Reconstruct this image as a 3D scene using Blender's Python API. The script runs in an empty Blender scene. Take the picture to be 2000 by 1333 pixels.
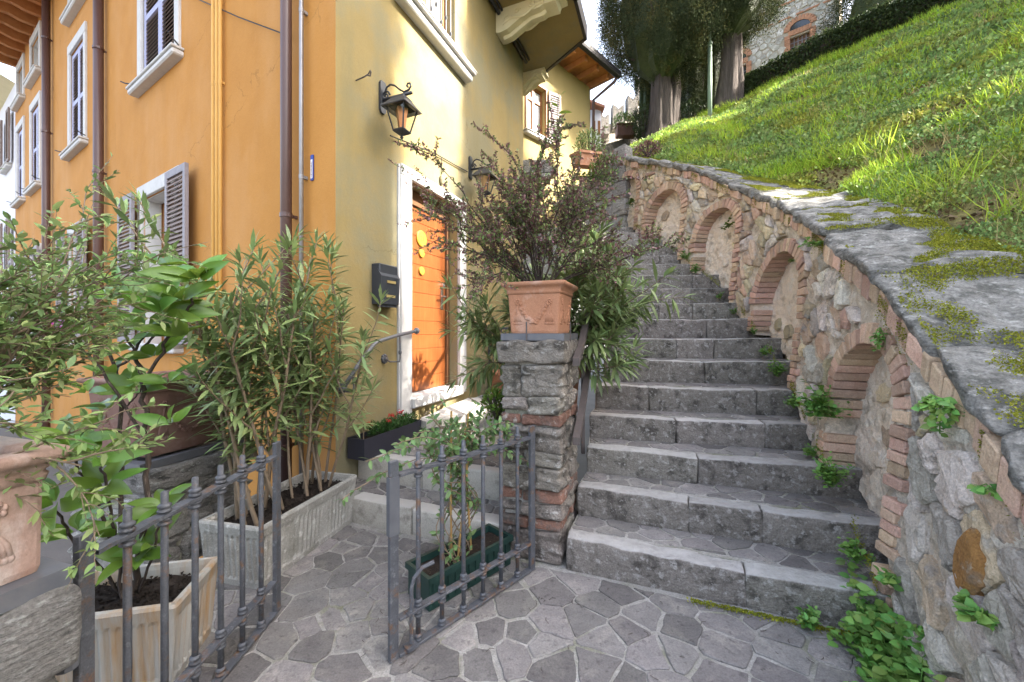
import bpy, math, random
import numpy as np
from mathutils import Vector, Matrix, noise
R = math.radians
random.seed(7)
RNG = np.random.default_rng(7)
C = bpy.context.scene.collection
SC = bpy.context.scene

# ---------------------------------------------------------------- camera, sky, sun, exposure
cam_d = bpy.data.cameras.new('camera'); cam = bpy.data.objects.new('camera', cam_d); C.objects.link(cam)
cam.location = (0, 0, 1.36); cam.rotation_euler = (R(90), 0, 0)
cam_d.sensor_width = 36; cam_d.lens = 36*780/2000.0
cam_d.shift_y = -18.5/2000.0
cam_d.clip_start = 0.05; cam_d.clip_end = 2000
SC.camera = cam
SUN_EL = 37.0; SUN_AZ = 98.0          # clockwise from straight ahead
w = bpy.data.worlds.new('World'); SC.world = w; w.use_nodes = True
wn = w.node_tree.nodes; wl = w.node_tree.links
for n in list(wn): wn.remove(n)
sky = wn.new('ShaderNodeTexSky'); sky.sky_type = 'NISHITA'; sky.sun_disc = False
sky.sun_elevation = R(SUN_EL); sky.sun_rotation = R(SUN_AZ)
sky.air_density = 1.0; sky.dust_density = 6.0; sky.ozone_density = 0.3; sky.altitude = 100
bg = wn.new('ShaderNodeBackground'); bg.inputs['Strength'].default_value = 0.15
wo = wn.new('ShaderNodeOutputWorld')
shs = wn.new('ShaderNodeHueSaturation'); shs.inputs['Saturation'].default_value = .72
wl.new(sky.outputs[0], shs.inputs['Color']); wl.new(shs.outputs[0], bg.inputs[0]); wl.new(bg.outputs[0], wo.inputs[0])
sd = bpy.data.lights.new('sun', 'SUN'); sd.energy = 3.9; sd.angle = R(0.6); sd.color = (1.0, 0.93, 0.82)
sun = bpy.data.objects.new('sun', sd); C.objects.link(sun)
sun.rotation_euler = (0, R(90-SUN_EL), R(90-SUN_AZ)); sun.location = (20, 3, 20)
SC.view_settings.view_transform = 'Standard'; SC.view_settings.look = 'None'
SC.view_settings.gamma = 1.0; SC.view_settings.use_curve_mapping = False
SC.view_settings.exposure = 2.85
SC.render.engine = 'CYCLES'
SC.cycles.max_bounces = 8; SC.cycles.diffuse_bounces = 5; SC.cycles.glossy_bounces = 3
SC.cycles.transmission_bounces = 4; SC.cycles.transparent_max_bounces = 6
SC.cycles.use_denoising = True
F_, YH, EYE = 780.0, 648.0, 1.36
def W(px, py, z):            # the place a distance z ahead that is seen at a given spot of the photograph
    return Vector(((px-1000)/F_*z, z, EYE+(YH-py)/F_*z))

# ---------------------------------------------------------------- materials
MATS = {}
def mat(name, c1, c2=None, scale=8.0, rough=0.8, bump=0.3, bscale=60.0, bdist=0.01, c3=None, s3=3.0, t3=(0.5, 0.65),
        c4=None, s4=20.0, t4=(0.55, 0.65), rnd=0.0, isl=0.0, spec=0.3, trans=0.0, metal=0.0, hue=0.0, stretch=(1, 1, 1), detail=6.0,
        tcol=None, stretch3=None, worn_skylit=None, grain=0.0, gs=130.0, stretch4=None, crack=0.0):
    m = bpy.data.materials.new(name); m.use_nodes = True
    nt = m.node_tree; N = nt.nodes; L = nt.links
    for n in list(N): N.remove(n)
    out = N.new('ShaderNodeOutputMaterial'); p = N.new('ShaderNodeBsdfPrincipled')
    geo = N.new('ShaderNodeNewGeometry')
    def vec(st):
        if st == (1, 1, 1): return geo.outputs['Position']
        mp = N.new('ShaderNodeMapping'); mp.inputs['Scale'].default_value = st
        L.new(geo.outputs['Position'], mp.inputs['Vector']); return mp.outputs[0]
    def nz(sc, v, det=detail, ro=0.6):
        n = N.new('ShaderNodeTexNoise'); n.inputs['Scale'].default_value = sc
        n.inputs['Detail'].default_value = det; n.inputs['Roughness'].default_value = ro
        L.new(v, n.inputs['Vector']); return n
    def ramp(a, b, fac):
        r = N.new('ShaderNodeMapRange'); r.inputs[1].default_value = a; r.inputs[2].default_value = b
        L.new(fac, r.inputs[0]); return r.outputs[0]
    def mix(fac, a, b):
        x = N.new('ShaderNodeMix'); x.data_type = 'RGBA'
        L.new(fac, x.inputs[0])
        for k, c in ((6, a), (7, b)):
            if isinstance(c, tuple): x.inputs[k].default_value = (c[0], c[1], c[2], 1)
            else: L.new(c, x.inputs[k])
        return x.outputs[2]
    v = vec(stretch)
    n1 = nz(scale, v)
    col = mix(ramp(0.32, 0.68, n1.outputs['Fac']), c1, c2 if c2 else tuple(x*0.8 for x in c1))
    if c3:
        n3 = nz(s3, vec(stretch3 or stretch), 8.0, 0.65)
        col = mix(ramp(t3[0], t3[1], n3.outputs['Fac']), col, c3)
    if c4:
        n4 = nz(s4, vec(stretch4) if stretch4 else v, 5.0)
        col = mix(ramp(t4[0], t4[1], n4.outputs['Fac']), col, c4)
    if crack:                      # hairline cracks, here and there
        vo = N.new('ShaderNodeTexVoronoi'); vo.feature = 'DISTANCE_TO_EDGE'; vo.inputs['Scale'].default_value = crack
        wv = N.new('ShaderNodeVectorMath'); wv.operation = 'MULTIPLY_ADD'; wv.inputs[1].default_value = (.5, .5, .5); wn_ = nz(2.5, geo.outputs['Position'], 6.0)
        L.new(wn_.outputs['Color'], wv.inputs[0]); L.new(geo.outputs['Position'], wv.inputs[2]); L.new(wv.outputs[0], vo.inputs['Vector'])
        ck = ramp(.006, .0, vo.outputs['Distance']); mk_ = ramp(.52, .6, nz(.9, geo.outputs['Position'], 2.0).outputs['Fac'])
        mm = N.new('ShaderNodeMath'); mm.operation = 'MULTIPLY'; L.new(ck, mm.inputs[0]); L.new(mk_, mm.inputs[1])
        m5 = N.new('ShaderNodeMath'); m5.operation = 'MULTIPLY'; m5.inputs[1].default_value = .55; L.new(mm.outputs[0], m5.inputs[0])
        col = mix(m5.outputs[0], col, tuple(x*.35 for x in c1))
    if grain:                      # fine speckle: pores, grit and crystals
        g1 = nz(gs, geo.outputs['Position'], 3.0, .7); gm = N.new('ShaderNodeMapRange'); gm.inputs[1].default_value = .3; gm.inputs[2].default_value = .7
        gm.inputs[3].default_value = 1-grain; gm.inputs[4].default_value = 1+grain; L.new(g1.outputs['Fac'], gm.inputs[0])
        gh = N.new('ShaderNodeHueSaturation'); L.new(gm.outputs[0], gh.inputs['Value']); L.new(col, gh.inputs['Color']); col = gh.outputs[0]
    if worn_skylit:                       # upper faces painted paler: foot wear, and skylight falling on the treads
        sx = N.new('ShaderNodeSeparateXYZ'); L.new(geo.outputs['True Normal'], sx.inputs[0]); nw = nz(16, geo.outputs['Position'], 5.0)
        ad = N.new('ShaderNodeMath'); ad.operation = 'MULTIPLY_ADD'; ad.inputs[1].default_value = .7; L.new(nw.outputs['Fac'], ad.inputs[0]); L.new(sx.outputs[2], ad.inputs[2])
        col = mix(ramp(.90, 1.42, ad.outputs[0]), col, worn_skylit)
    if rnd or isl:
        hs = N.new('ShaderNodeHueSaturation')
        if rnd:
            oi = N.new('ShaderNodeObjectInfo'); rv = oi.outputs['Random']; amp = rnd
        else:
            rv = geo.outputs['Random Per Island']; amp = isl
        mr = N.new('ShaderNodeMapRange'); mr.inputs[3].default_value = 1-amp; mr.inputs[4].default_value = 1+amp
        L.new(rv, mr.inputs[0]); L.new(mr.outputs[0], hs.inputs['Value'])
        if hue:
            m2 = N.new('ShaderNodeMath'); m2.operation = 'MULTIPLY'; m2.inputs[1].default_value = 7.31
            m3 = N.new('ShaderNodeMath'); m3.operation = 'FRACT'
            L.new(rv, m2.inputs[0]); L.new(m2.outputs[0], m3.inputs[0])
            mh = N.new('ShaderNodeMapRange'); mh.inputs[3].default_value = 0.5-hue; mh.inputs[4].default_value = 0.5+hue
            L.new(m3.outputs[0], mh.inputs[0]); L.new(mh.outputs[0], hs.inputs['Hue'])
        L.new(col, hs.inputs['Color']); col = hs.outputs[0]
    L.new(col, p.inputs['Base Color'])
    p.inputs['Roughness'].default_value = rough; p.inputs['Metallic'].default_value = metal
    p.inputs['Specular IOR Level'].default_value = spec
    if bump:
        nb = nz(bscale, v, 8.0, 0.65)
        b = N.new('ShaderNodeBump'); b.inputs['Strength'].default_value = bump; b.inputs['Distance'].default_value = bdist
        L.new(nb.outputs['Fac'], b.inputs['Height']); L.new(b.outputs[0], p.inputs['Normal'])
    sh = p.outputs[0]
    if trans:
        t = N.new('ShaderNodeBsdfTranslucent')
        if tcol: t.inputs[0].default_value = (*tcol, 1)
        else: L.new(col, t.inputs[0])
        mx = N.new('ShaderNodeMixShader'); mx.inputs[0].default_value = trans
        L.new(sh, mx.inputs[1]); L.new(t.outputs[0], mx.inputs[2]); sh = mx.outputs[0]
    L.new(sh, out.inputs['Surface'])
    MATS[name] = m
    return m

M = MATS
mat('orange_plaster', (.47, .218, .05), (.43, .193, .041), 3, .9, .5, 28, .006, c3=(.50, .265, .10), s3=1.1, t3=(.44, .78), stretch3=(1, 1, .5), c4=(.41, .19, .047), s4=2.2, t4=(.52, .90), grain=.07, stretch4=(1.4, 1.4, .2), crack=.8)
mat('yellow_plaster', (.275, .21, .088), (.245, .187, .077), 3, .9, .5, 28, .006, c3=(.212, .19, .115), s3=.9, t3=(.46, .60), c4=(.20, .172, .09), s4=2.2, t4=(.52, .82), grain=.07, stretch4=(1.4, 1.4, .2), crack=.8)
mat('pale_plaster', (.70, .70, .74), (.66, .66, .70), 3, .9, .2, 80, .004)
mat('rear_yellow_plaster', (.33, .26, .112), (.30, .238, .10), 3, .9, .2, 80, .004)
mat('cream_moulding', (.66, .60, .40), (.6, .54, .34), 6, .85, .3, 60, .006)
mat('white_stone', (.56, .55, .535), (.49, .48, .465), 10, .75, .25, 80, .004, c3=(.45, .44, .42), s3=5, t3=(.6, .75))
mat('grey_trim_stone', (.5, .5, .5), (.4, .4, .41), 12, .8, .3, 80, .004)
mat('blue_shutter_paint', (.36, .37, .52), (.31, .32, .47), 20, .55, .1, 100, .002, spec=.4)
mat('brown_shutter_paint', (.21, .155, .13), (.17, .125, .105), 20, .6, .1, 100, .002, c3=(.25, .20, .18), s3=8, t3=(.5, .7))
mat('shutter_edge_grey', (.26, .24, .26), (.215, .198, .215), 20, .6, .1, 100, .002)
mat('window_wood', (.27, .12, .045), (.21, .09, .03), 14, .5, .15, 60, .003, stretch=(6, 6, 1))
mat('rafter_wood', (.42, .19, .07), (.34, .14, .045), 9, .7, .3, 30, .006)
mat('door_wood', (.20, .060, .016), (.155, .044, .011), 5, .38, .12, 40, .002, stretch=(14, 14, 1), c3=(.225, .078, .024), s3=3, t3=(.5, .7))
mat('door_frame_wood', (.16, .075, .035), (.12, .055, .025), 10, .45, .12, 40, .002)
mat('brown_pipe', (.10, .055, .045), (.085, .045, .04), 5, .38, .05, 50, .002, spec=.5)
mat('grey_pipe', (.32, .31, .31), (.26, .25, .25), 8, .4, .05, 50, .002, metal=.5)
mat('black_trim', (.03, .028, .03), (.022, .02, .022), 10, .5, .1, 60, .003)
mat('gate_iron', (.10, .105, .12), (.068, .072, .082), 25, .55, .5, 90, .004, c3=(.15, .085, .05), s3=18, t3=(.54, .66), c4=(.16, .165, .18), s4=40, t4=(.58, .7), spec=.45, metal=.15, grain=.2, gs=220)
mat('frame_iron', (.13, .135, .15), (.10, .105, .12), 14, .5, .2, 90, .002, c3=(.16, .15, .15), s3=5, t3=(.5, .7), spec=.5, metal=.2)
mat('brown_iron', (.10, .08, .075), (.08, .065, .06), 25, .55, .2, 120, .002, c3=(.16, .09, .05), s3=12, t3=(.62, .75), spec=.5)
mat('lamp_iron', (.035, .038, .045), (.028, .03, .036), 20, .4, .1, 80, .002, spec=.5)
mat('steel', (.6, .6, .62), (.55, .55, .57), 20, .25, 0, metal=1.0)
mat('terracotta_pale', (.42, .29, .235), (.33, .215, .17), 7, .9, .6, 45, .007, grain=.12, c3=(.54, .455, .41), s3=5, t3=(.46, .62), stretch=(1, 1, .45), c4=(.33, .19, .14), s4=14, t4=(.62, .74))
mat('terracotta_warm', (.44, .22, .13), (.38, .18, .105), 7, .9, .6, 45, .007, grain=.12, c3=(.50, .33, .255), s3=5, t3=(.52, .68), c4=(.33, .18, .12), s4=16, t4=(.63, .75))
mat('terracotta_dark', (.20, .115, .09), (.15, .085, .066), 7, .85, .35, 60, .005, c3=(.26, .185, .16), s3=4, t3=(.55, .70))
mat('planter_concrete', (.37, .36, .33), (.30, .29, .262), 9, .9, .8, 50, .010, grain=.18, c3=(.21, .205, .175), s3=3.5, t3=(.55, .72), c4=(.50, .49, .46), s4=26, t4=(.56, .68))
mat('rust_stained_concrete', (.40, .375, .33), (.38, .24, .12), 7, .9, .5, 70, .006, stretch=(4, 4, .35), c3=(.40, .395, .37), s3=1.6, t3=(.44, .56))
mat('soil', (.045, .033, .025), (.028, .02, .015), 40, .95, 1.0, 60, .03, c3=(.12, .09, .06), s3=70, t3=(.62, .68))
mat('mortar', (.36, .345, .32), (.28, .265, .24), 14, .95, .8, 70, .012, c3=(.15, .155, .085), s3=3.2, t3=(.50, .68), c4=(.40, .385, .36), s4=9, t4=(.56, .68), grain=.25)
mat('paving_stone', (.205, .190, .180), (.158, .146, .140), 10, .85, .8, 45, .010, rnd=.34, hue=.022, c3=(.26, .24, .215), s3=7, t3=(.53, .68), c4=(.115, .105, .10), s4=30, t4=(.57, .68), grain=.22)
mat('step_stone', (.245, .222, .195), (.19, .17, .147), 12, .95, 1.0, 40, .024, rnd=.20, hue=.015, c3=(.09, .081, .07), s3=11, t3=(.50, .64), c4=(.34, .32, .295), s4=30, t4=(.55, .64), worn_skylit=(.46, .445, .425), grain=.28)
mat('door_step_stone', (.46, .43, .38), (.39, .365, .32), 12, .9, .5, 80, .006, rnd=.06, c3=(.22, .205, .175), s3=8, t3=(.53, .68), worn_skylit=(.47, .45, .42), grain=.18)
mat('stair_core', (.30, .30, .29), (.25, .25, .24), 12, .95, .5, 80, .006)
mat('wall_render', (.66, .575, .475), (.56, .48, .39), 9, .95, 1.0, 24, .05, grain=.25, c3=(.33, .30, .255), s3=4.2, t3=(.54, .66), c4=(.72, .66, .57), s4=13, t4=(.54, .64))
mat('niche_plaster', (.82, .71, .59), (.72, .61, .50), 7, .95, 1.0, 22, .04, grain=.18, c3=(.42, .36, .29), s3=6, t3=(.53, .65), c4=(.72, .65, .57), s4=9, t4=(.53, .63))
mat('wall_brick', (.53, .375, .28), (.44, .29, .21), 16, .95, 1.0, 42, .014, rnd=.26, hue=.02, grain=.2, c3=(.50, .36, .26), s3=9, t3=(.5, .66), c4=(.24, .19, .15), s4=20, t4=(.62, .74))
mat('rubble_grey', (.57, .515, .45), (.46, .41, .355), 12, .95, 1.0, 26, .04, rnd=.32, hue=.03, grain=.25, c3=(.27, .245, .21), s3=9, t3=(.55, .66), c4=(.68, .62, .55), s4=20, t4=(.55, .65))
mat('rubble_stone', (.60, .485, .34), (.49, .39, .27), 10, .95, 1.0, 28, .035, rnd=.32, hue=.025, grain=.25, c3=(.26, .25, .235), s3=6, t3=(.53, .66), c4=(.52, .46, .38), s4=24, t4=(.58, .7))
mat('cap_stone', (.265, .255, .235), (.205, .197, .18), 9, .95, 1.0, 18, .05, rnd=.10, c3=(.115, .112, .10), s3=9, t3=(.47, .60), c4=(.37, .36, .335), s4=17, t4=(.55, .66), stretch=(1, 1, 2), grain=.30, gs=90)
PS = dict(scale=11, rough=.95, bump=1.0, bscale=24, bdist=.05, rnd=.20, hue=.02, s3=8, s4=24, stretch=(1, 1, 2.6), grain=.28)
mat('pillar_stone', (.36, .34, .315), (.27, .255, .235), c3=(.12, .115, .105), t3=(.53, .64), c4=(.5, .49, .46), t4=(.56, .66), **PS)
PS['stretch'] = (1, 1, 1.3)
mat('dark_pillar_stone', (.31, .275, .235), (.22, .193, .163), c3=(.09, .08, .068), t3=(.49, .62), c4=(.42, .395, .36), t4=(.56, .66), **PS)
mat('pillar_brick', (.28, .15, .108), (.20, .108, .08), 14, .95, 1.0, 30, .03, rnd=.26, grain=.25, c3=(.15, .13, .115), s3=9, t3=(.47, .60), c4=(.40, .34, .29), s4=22, t4=(.57, .67))
mat('moss', (.33, .33, .03), (.20, .22, .022), 10, 1.0, .8, 90, .02, isl=.35, hue=.02)
mat('castle_stone', (.24, .22, .19), (.17, .16, .14), 3, .95, 1.0, 5, .06, c3=(.12, .115, .10), s3=2.2, t3=(.52, .6), c4=(.30, .28, .25), s4=6, t4=(.55, .62), rnd=.12)
mat('church_stone', (.50, .47, .41), (.40, .37, .32), 3, .95, .8, 18, .03, rnd=.22, hue=.02, c4=(.60, .58, .54), s4=9, t4=(.5, .62))
mat('church_mortar', (.44, .38, .30), (.38, .33, .26), 5, .95, .6, 20, .02)
mat('church_brick', (.44, .23, .14), (.38, .19, .11), 7, .95, .5, 20, .02, rnd=.15)
mat('roof_tile', (.36, .17, .10), (.28, .13, .08), 5, .9, .5, 20, .02, rnd=.15)
mat('glass', (.045, .05, .06), (.03, .035, .04), 2, .08, 0, spec=.6)
def clear_glass(name):
    m = bpy.data.materials.new(name); m.use_nodes = True; nt = m.node_tree
    for n in list(nt.nodes): nt.nodes.remove(n)
    o = nt.nodes.new('ShaderNodeOutputMaterial'); t = nt.nodes.new('ShaderNodeBsdfTransparent'); gl = nt.nodes.new('ShaderNodeBsdfGlossy'); x = nt.nodes.new('ShaderNodeMixShader')
    gl.inputs['Roughness'].default_value = .06; x.inputs[0].default_value = .10; t.inputs[0].default_value = (.93, .94, .92, 1)
    nt.links.new(t.outputs[0], x.inputs[1]); nt.links.new(gl.outputs[0], x.inputs[2]); nt.links.new(x.outputs[0], o.inputs[0]); MATS[name] = m
clear_glass('lamp_glass')
mat('curtain', (.62, .61, .58), (.5, .5, .48), 30, .9, .2, 30, .01, stretch=(4, 4, .2))
mat('dark_inside', (.02, .018, .016), (.015, .014, .012), 3, .9, 0)
mat('copper', (.50, .22, .10), (.42, .18, .08), 5, .35, 0, metal=.6)
mat('ceramic_yellow', (.42, .25, .03), (.38, .22, .026), 9, .35, .05, 40, .002, spec=.5)
mat('ink', (.16, .11, .03), (.14, .10, .03), 5, .7, 0)
mat('mailbox_paint', (.035, .04, .05), (.03, .034, .042), 18, .42, .15, 120, .002, spec=.5)
mat('brass', (.62, .50, .22), (.55, .43, .18), 20, .4, 0, metal=.6)
mat('sign_blue', (.03, .07, .32), (.03, .06, .28), 5, .4, 0)
mat('sign_white', (.7, .68, .7), (.66, .62, .66), 5, .4, 0)
mat('black_box_plastic', (.028, .028, .04), (.024, .024, .034), 12, .5, .15, 90, .002, spec=.4)
mat('green_box_plastic', (.015, .045, .038), (.012, .036, .03), 12, .45, .1, 90, .002, spec=.4)
mat('pole_green', (.22, .30, .22), (.18, .25, .18), 8, .5, .1, 50, .003)
mat('bamboo', (.42, .27, .10), (.34, .20, .07), 12, .6, .2, 60, .004)
mat('bark_dark', (.085, .065, .055), (.055, .042, .036), 30, .9, .8, 60, .01, stretch=(3, 3, .6), c3=(.17, .14, .12), s3=25, t3=(.58, .7))
mat('bark_tan', (.24, .18, .125), (.18, .135, .09), 30, .9, .6, 60, .008, stretch=(3, 3, .6))
mat('bark_cypress', (.125, .102, .09), (.075, .062, .055), 7, .95, 1.0, 14, .06, stretch=(3, 3, .22), c3=(.07, .058, .05), s3=6, t3=(.5, .62))
LT = dict(bump=.15, bscale=40, bdist=.004)
mat('leaf_magnolia', (.115, .225, .036), (.075, .16, .026), 9, .38, rnd=.28, hue=.02, spec=.45, trans=.22, tcol=(.30, .42, .05), **LT)
mat('leaf_oleander', (.235, .305, .115), (.16, .225, .085), 9, .45, rnd=.32, hue=.02, spec=.4, trans=.18, **LT)
mat('foliage_oleander', (.235, .305, .115), (.16, .225, .085), 9, .45, isl=.38, hue=.02, spec=.4, trans=.18, **LT)
mat('leaf_jasmine', (.16, .26, .095), (.105, .185, .065), 9, .42, rnd=.35, hue=.025, spec=.4, trans=.22, **LT)
mat('foliage_jasmine', (.16, .26, .095), (.105, .185, .065), 9, .42, isl=.38, hue=.025, spec=.4, trans=.22, **LT)
mat('foliage_fine', (.25, .34, .125), (.17, .245, .08), 5, .5, isl=.45, hue=.03, spec=.35, trans=.25, **LT)
mat('foliage_purple', (.27, .14, .135), (.175, .085, .085), 14, .5, isl=.5, hue=.04, spec=.35, trans=.2, c3=(.11, .13, .07), s3=5, t3=(.55, .68), **LT)
mat('foliage_box', (.05, .12, .025), (.035, .09, .02), 9, .5, isl=.35, hue=.02, trans=.2, **LT)
mat('foliage_weed', (.18, .34, .075), (.125, .255, .05), 9, .45, isl=.3, hue=.02, spec=.35, trans=.25, **LT)
mat('leaf_weed', (.20, .36, .085), (.135, .27, .055), 9, .42, rnd=.4, hue=.035, spec=.35, trans=.25, **LT)
mat('foliage_ivy', (.13, .20, .03), (.085, .15, .02), 9, .45, isl=.3, hue=.02, trans=.25, **LT)
mat('petal_red', (.55, .012, .02), (.45, .01, .015), 9, .5, 0, isl=.2, trans=.2)
mat('petal_magenta', (.45, .02, .32), (.38, .015, .26), 9, .5, 0, isl=.2, trans=.2)
mat('foliage_cypress', (.06, .078, .036), (.032, .044, .022), 2.2, .9, isl=.4, hue=.02, spec=.05, trans=.10, c3=(.11, .105, .038), s3=1.8, t3=(.50, .66), bump=0)
mat('foliage_hedge', (.055, .08, .03), (.033, .052, .02), 5, .6, isl=.5, hue=.02, spec=.25, trans=.15, bump=0)
mat('foliage_ground', (.26, .36, .12), (.165, .25, .08), 1.8, .6, isl=.5, hue=.03, spec=.2, trans=.22, c3=(.29, .31, .055), s3=1.1, t3=(.5, .62), bump=0)
mat('grass', (.42, .54, .065), (.28, .43, .05), 1.9, .6, isl=.4, hue=.025, spec=.2, trans=.45, bump=0)
mat('dead_leaf', (.20, .14, .075), (.13, .09, .05), 6, .9, isl=.5, bump=0)
mat('dry_grass', (.46, .38, .17), (.36, .29, .12), 3, .7, isl=.35, trans=.3, bump=0)
mat('hill_earth', (.27, .23, .075), (.18, .16, .06), 3.0, .95, 1.0, 14, .08, grain=.4, gs=60, c3=(.17, .14, .075), s3=1.3, t3=(.56, .7), c4=(.13, .17, .03), s4=2.3, t4=(.5, .62))
mat('street', (.12, .115, .11), (.09, .088, .085), 3, .9, .4, 40, .01)

# ---------------------------------------------------------------- geometry helpers
WM = {}
def wm(o): return WM.get(o.name, Matrix.Identity(4))
def link(o, parent=None, world=None):
    C.objects.link(o)
    world = world or (wm(parent) if parent else Matrix.Identity(4))
    WM[o.name] = world.copy()
    if parent:
        o.parent = parent; o.matrix_local = wm(parent).inverted() @ world
    else: o.matrix_world = world
    return o
def tag(o, label=None, cat=None, group=None, kind=None):
    if label: o['label'] = label
    if cat: o['category'] = cat
    if group: o['group'] = group
    if kind: o['kind'] = kind
    return o
def thing(name, label, cat, loc=(0, 0, 0), rz=0.0, group=None):
    e = bpy.data.objects.new(name, None); e.empty_display_size = .1
    link(e, None, Matrix.Translation(Vector(loc)) @ Matrix.Rotation(rz, 4, 'Z'))
    return tag(e, label, cat, group)
def mesh_of(name, V, F, material, smooth=False):
    me = bpy.data.meshes.new(name)
    V = np.asarray(V, dtype=np.float32).reshape(-1, 3)
    if isinstance(F, np.ndarray):
        m, k = F.shape
        me.vertices.add(len(V)); me.vertices.foreach_set('co', V.ravel())
        me.loops.add(m*k); me.loops.foreach_set('vertex_index', F.astype(np.int32).ravel())
        me.polygons.add(m); me.polygons.foreach_set('loop_start', np.arange(0, m*k, k, dtype=np.int32))
        me.polygons.foreach_set('loop_total', np.full(m, k, dtype=np.int32))
        me.update(calc_edges=True)
    else:
        me.from_pydata(V.tolist(), [], F); me.update()
    if smooth: me.polygons.foreach_set('use_smooth', np.ones(len(me.polygons), dtype=bool))
    me.materials.append(M[material] if isinstance(material, str) else material)
    return me
def mk(name, VF, material, parent=None, smooth=False, kind=None):
    """VF in world coordinates; the object takes its parent's frame"""
    V, F = VF.vf() if isinstance(VF, G) else VF
    V = np.asarray(V, dtype=np.float64).reshape(-1, 3)
    if parent is not None:
        inv = np.array(wm(parent).inverted()); V = V @ inv[:3, :3].T + inv[:3, 3]
    o = bpy.data.objects.new(name, mesh_of(name, V, F, material, smooth))
    link(o, parent)
    if kind: o['kind'] = kind
    return o
def put(name, me, world, parent=None):
    o = bpy.data.objects.new(name, me); return link(o, parent, world)

class G:
    def __init__(s): s.V = []; s.F = []
    def vf(s): return np.array(s.V, dtype=np.float64).reshape(-1, 3), s.F
    def add(s, V, F, X=None):
        b = len(s.V)
        for v in V: s.V.append(tuple(X @ Vector(v)) if X is not None else tuple(v))
        for f in F: s.F.append(tuple(i+b for i in f))
        return s
    def box(s, lo, hi, X=None, bev=0.0):
        V, F = cbox(lo, hi, bev); return s.add(V, F, X)
    def prism(s, poly, z0, z1, X=None):
        n = len(poly); V = [(p[0], p[1], z0) for p in poly]+[(p[0], p[1], z1) for p in poly]
        F = [tuple(range(n))[::-1], tuple(range(n, 2*n))]+[(i, (i+1) % n, (i+1) % n+n, i+n) for i in range(n)]
        return s.add(V, F, X)
    def tube(s, pts, rad, n=6, X=None, cap=True):
        pts = [Vector(p) for p in pts]
        if not hasattr(rad, '__len__'): rad = [rad]*len(pts)
        V = []; F = []
        up = Vector((0, 0, 1)); prev = None
        for i, p in enumerate(pts):
            t = (pts[min(i+1, len(pts)-1)]-pts[max(i-1, 0)])
            if t.length < 1e-9: t = Vector((0, 0, 1))
            t.normalize()
            if prev is None:
                a = t.cross(up)
                if a.length < 1e-3: a = t.cross(Vector((1, 0, 0)))
            else: a = prev-t*prev.dot(t)
            a.normalize(); prev = a; b = t.cross(a)
            for k in range(n):
                q = 2*math.pi*k/n; V.append(p+(a*math.cos(q)+b*math.sin(q))*rad[i])
        for i in range(len(pts)-1):
            for k in range(n):
                F.append((i*n+k, i*n+(k+1) % n, (i+1)*n+(k+1) % n, (i+1)*n+k))
        if cap: F += [tuple(range(n))[::-1], tuple(range(len(V)-n, len(V)))]
        return s.add(V, F, X)
    def lathe(s, prof, n=12, X=None):
        V = []; F = []
        for r, z in prof:
            for k in range(n):
                q = 2*math.pi*k/n; V.append((r*math.cos(q), r*math.sin(q), z))
        for i in range(len(prof)-1):
            for k in range(n): F.append((i*n+k, i*n+(k+1) % n, (i+1)*n+(k+1) % n, (i+1)*n+k))
        F += [tuple(range(n))[::-1], tuple(range(len(V)-n, len(V)))]
        return s.add(V, F, X)
    def blob(s, c, r, X=None, n=6):
        rx, ry, rz = (r, r, r) if not hasattr(r, '__len__') else r
        prof = [(math.sin(a), -math.cos(a)) for a in np.linspace(.15, math.pi-.15, 5)]
        V = []; F = []
        for rr, z in prof:
            for k in range(n):
                q = 2*math.pi*k/n; V.append((c[0]+rr*rx*math.cos(q), c[1]+rr*ry*math.sin(q), c[2]+z*rz))
        for i in range(4):
            for k in range(n): F.append((i*n+k, i*n+(k+1) % n, (i+1)*n+(k+1) % n, (i+1)*n+k))
        F += [tuple(range(n))[::-1], tuple(range(len(V)-n, len(V)))]
        return s.add(V, F, X)
def cbox(lo, hi, r=0.0):
    c = [(a+b)/2 for a, b in zip(lo, hi)]; h = [(b-a)/2 for a, b in zip(lo, hi)]
    if r <= 0:
        V = [(c[0]+sx*h[0], c[1]+sy*h[1], c[2]+sz*h[2]) for sx in (-1, 1) for sy in (-1, 1) for sz in (-1, 1)]
        return V, [(0, 1, 3, 2), (4, 6, 7, 5), (0, 4, 5, 1), (2, 3, 7, 6), (0, 2, 6, 4), (1, 5, 7, 3)]
    r = min(r, .45*min(h)*2/2*1.0)
    V = []; idx = {}
    for sx in (-1, 1):
        for sy in (-1, 1):
            for sz in (-1, 1):
                for ax in range(3):
                    q = [sx*(h[0]-r), sy*(h[1]-r), sz*(h[2]-r)]
                    q[ax] = (sx, sy, sz)[ax]*h[ax]
                    idx[(sx, sy, sz, ax)] = len(V); V.append(tuple(a+b for a, b in zip(c, q)))
    F = []
    for ax in range(3):
        o = [a for a in range(3) if a != ax]
        for s in (-1, 1):
            f = []
            for (a, b) in ((-1, -1), (1, -1), (1, 1), (-1, 1)):
                k = [0, 0, 0]; k[ax] = s; k[o[0]] = a; k[o[1]] = b; f.append(idx[(*k, ax)])
            F.append(tuple(f))
        for a in (-1, 1):
            for b in (-1, 1):
                k0 = [0, 0, 0]; k1 = [0, 0, 0]
                k0[ax] = -1; k1[ax] = 1; k0[o[0]] = k1[o[0]] = a; k0[o[1]] = k1[o[1]] = b
                F.append((idx[(*k0, o[0])], idx[(*k1, o[0])], idx[(*k1, o[1])], idx[(*k0, o[1])]))
    for sx in (-1, 1):
        for sy in (-1, 1):
            for sz in (-1, 1): F.append(tuple(idx[(sx, sy, sz, a)] for a in range(3)))
    return V, F
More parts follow.
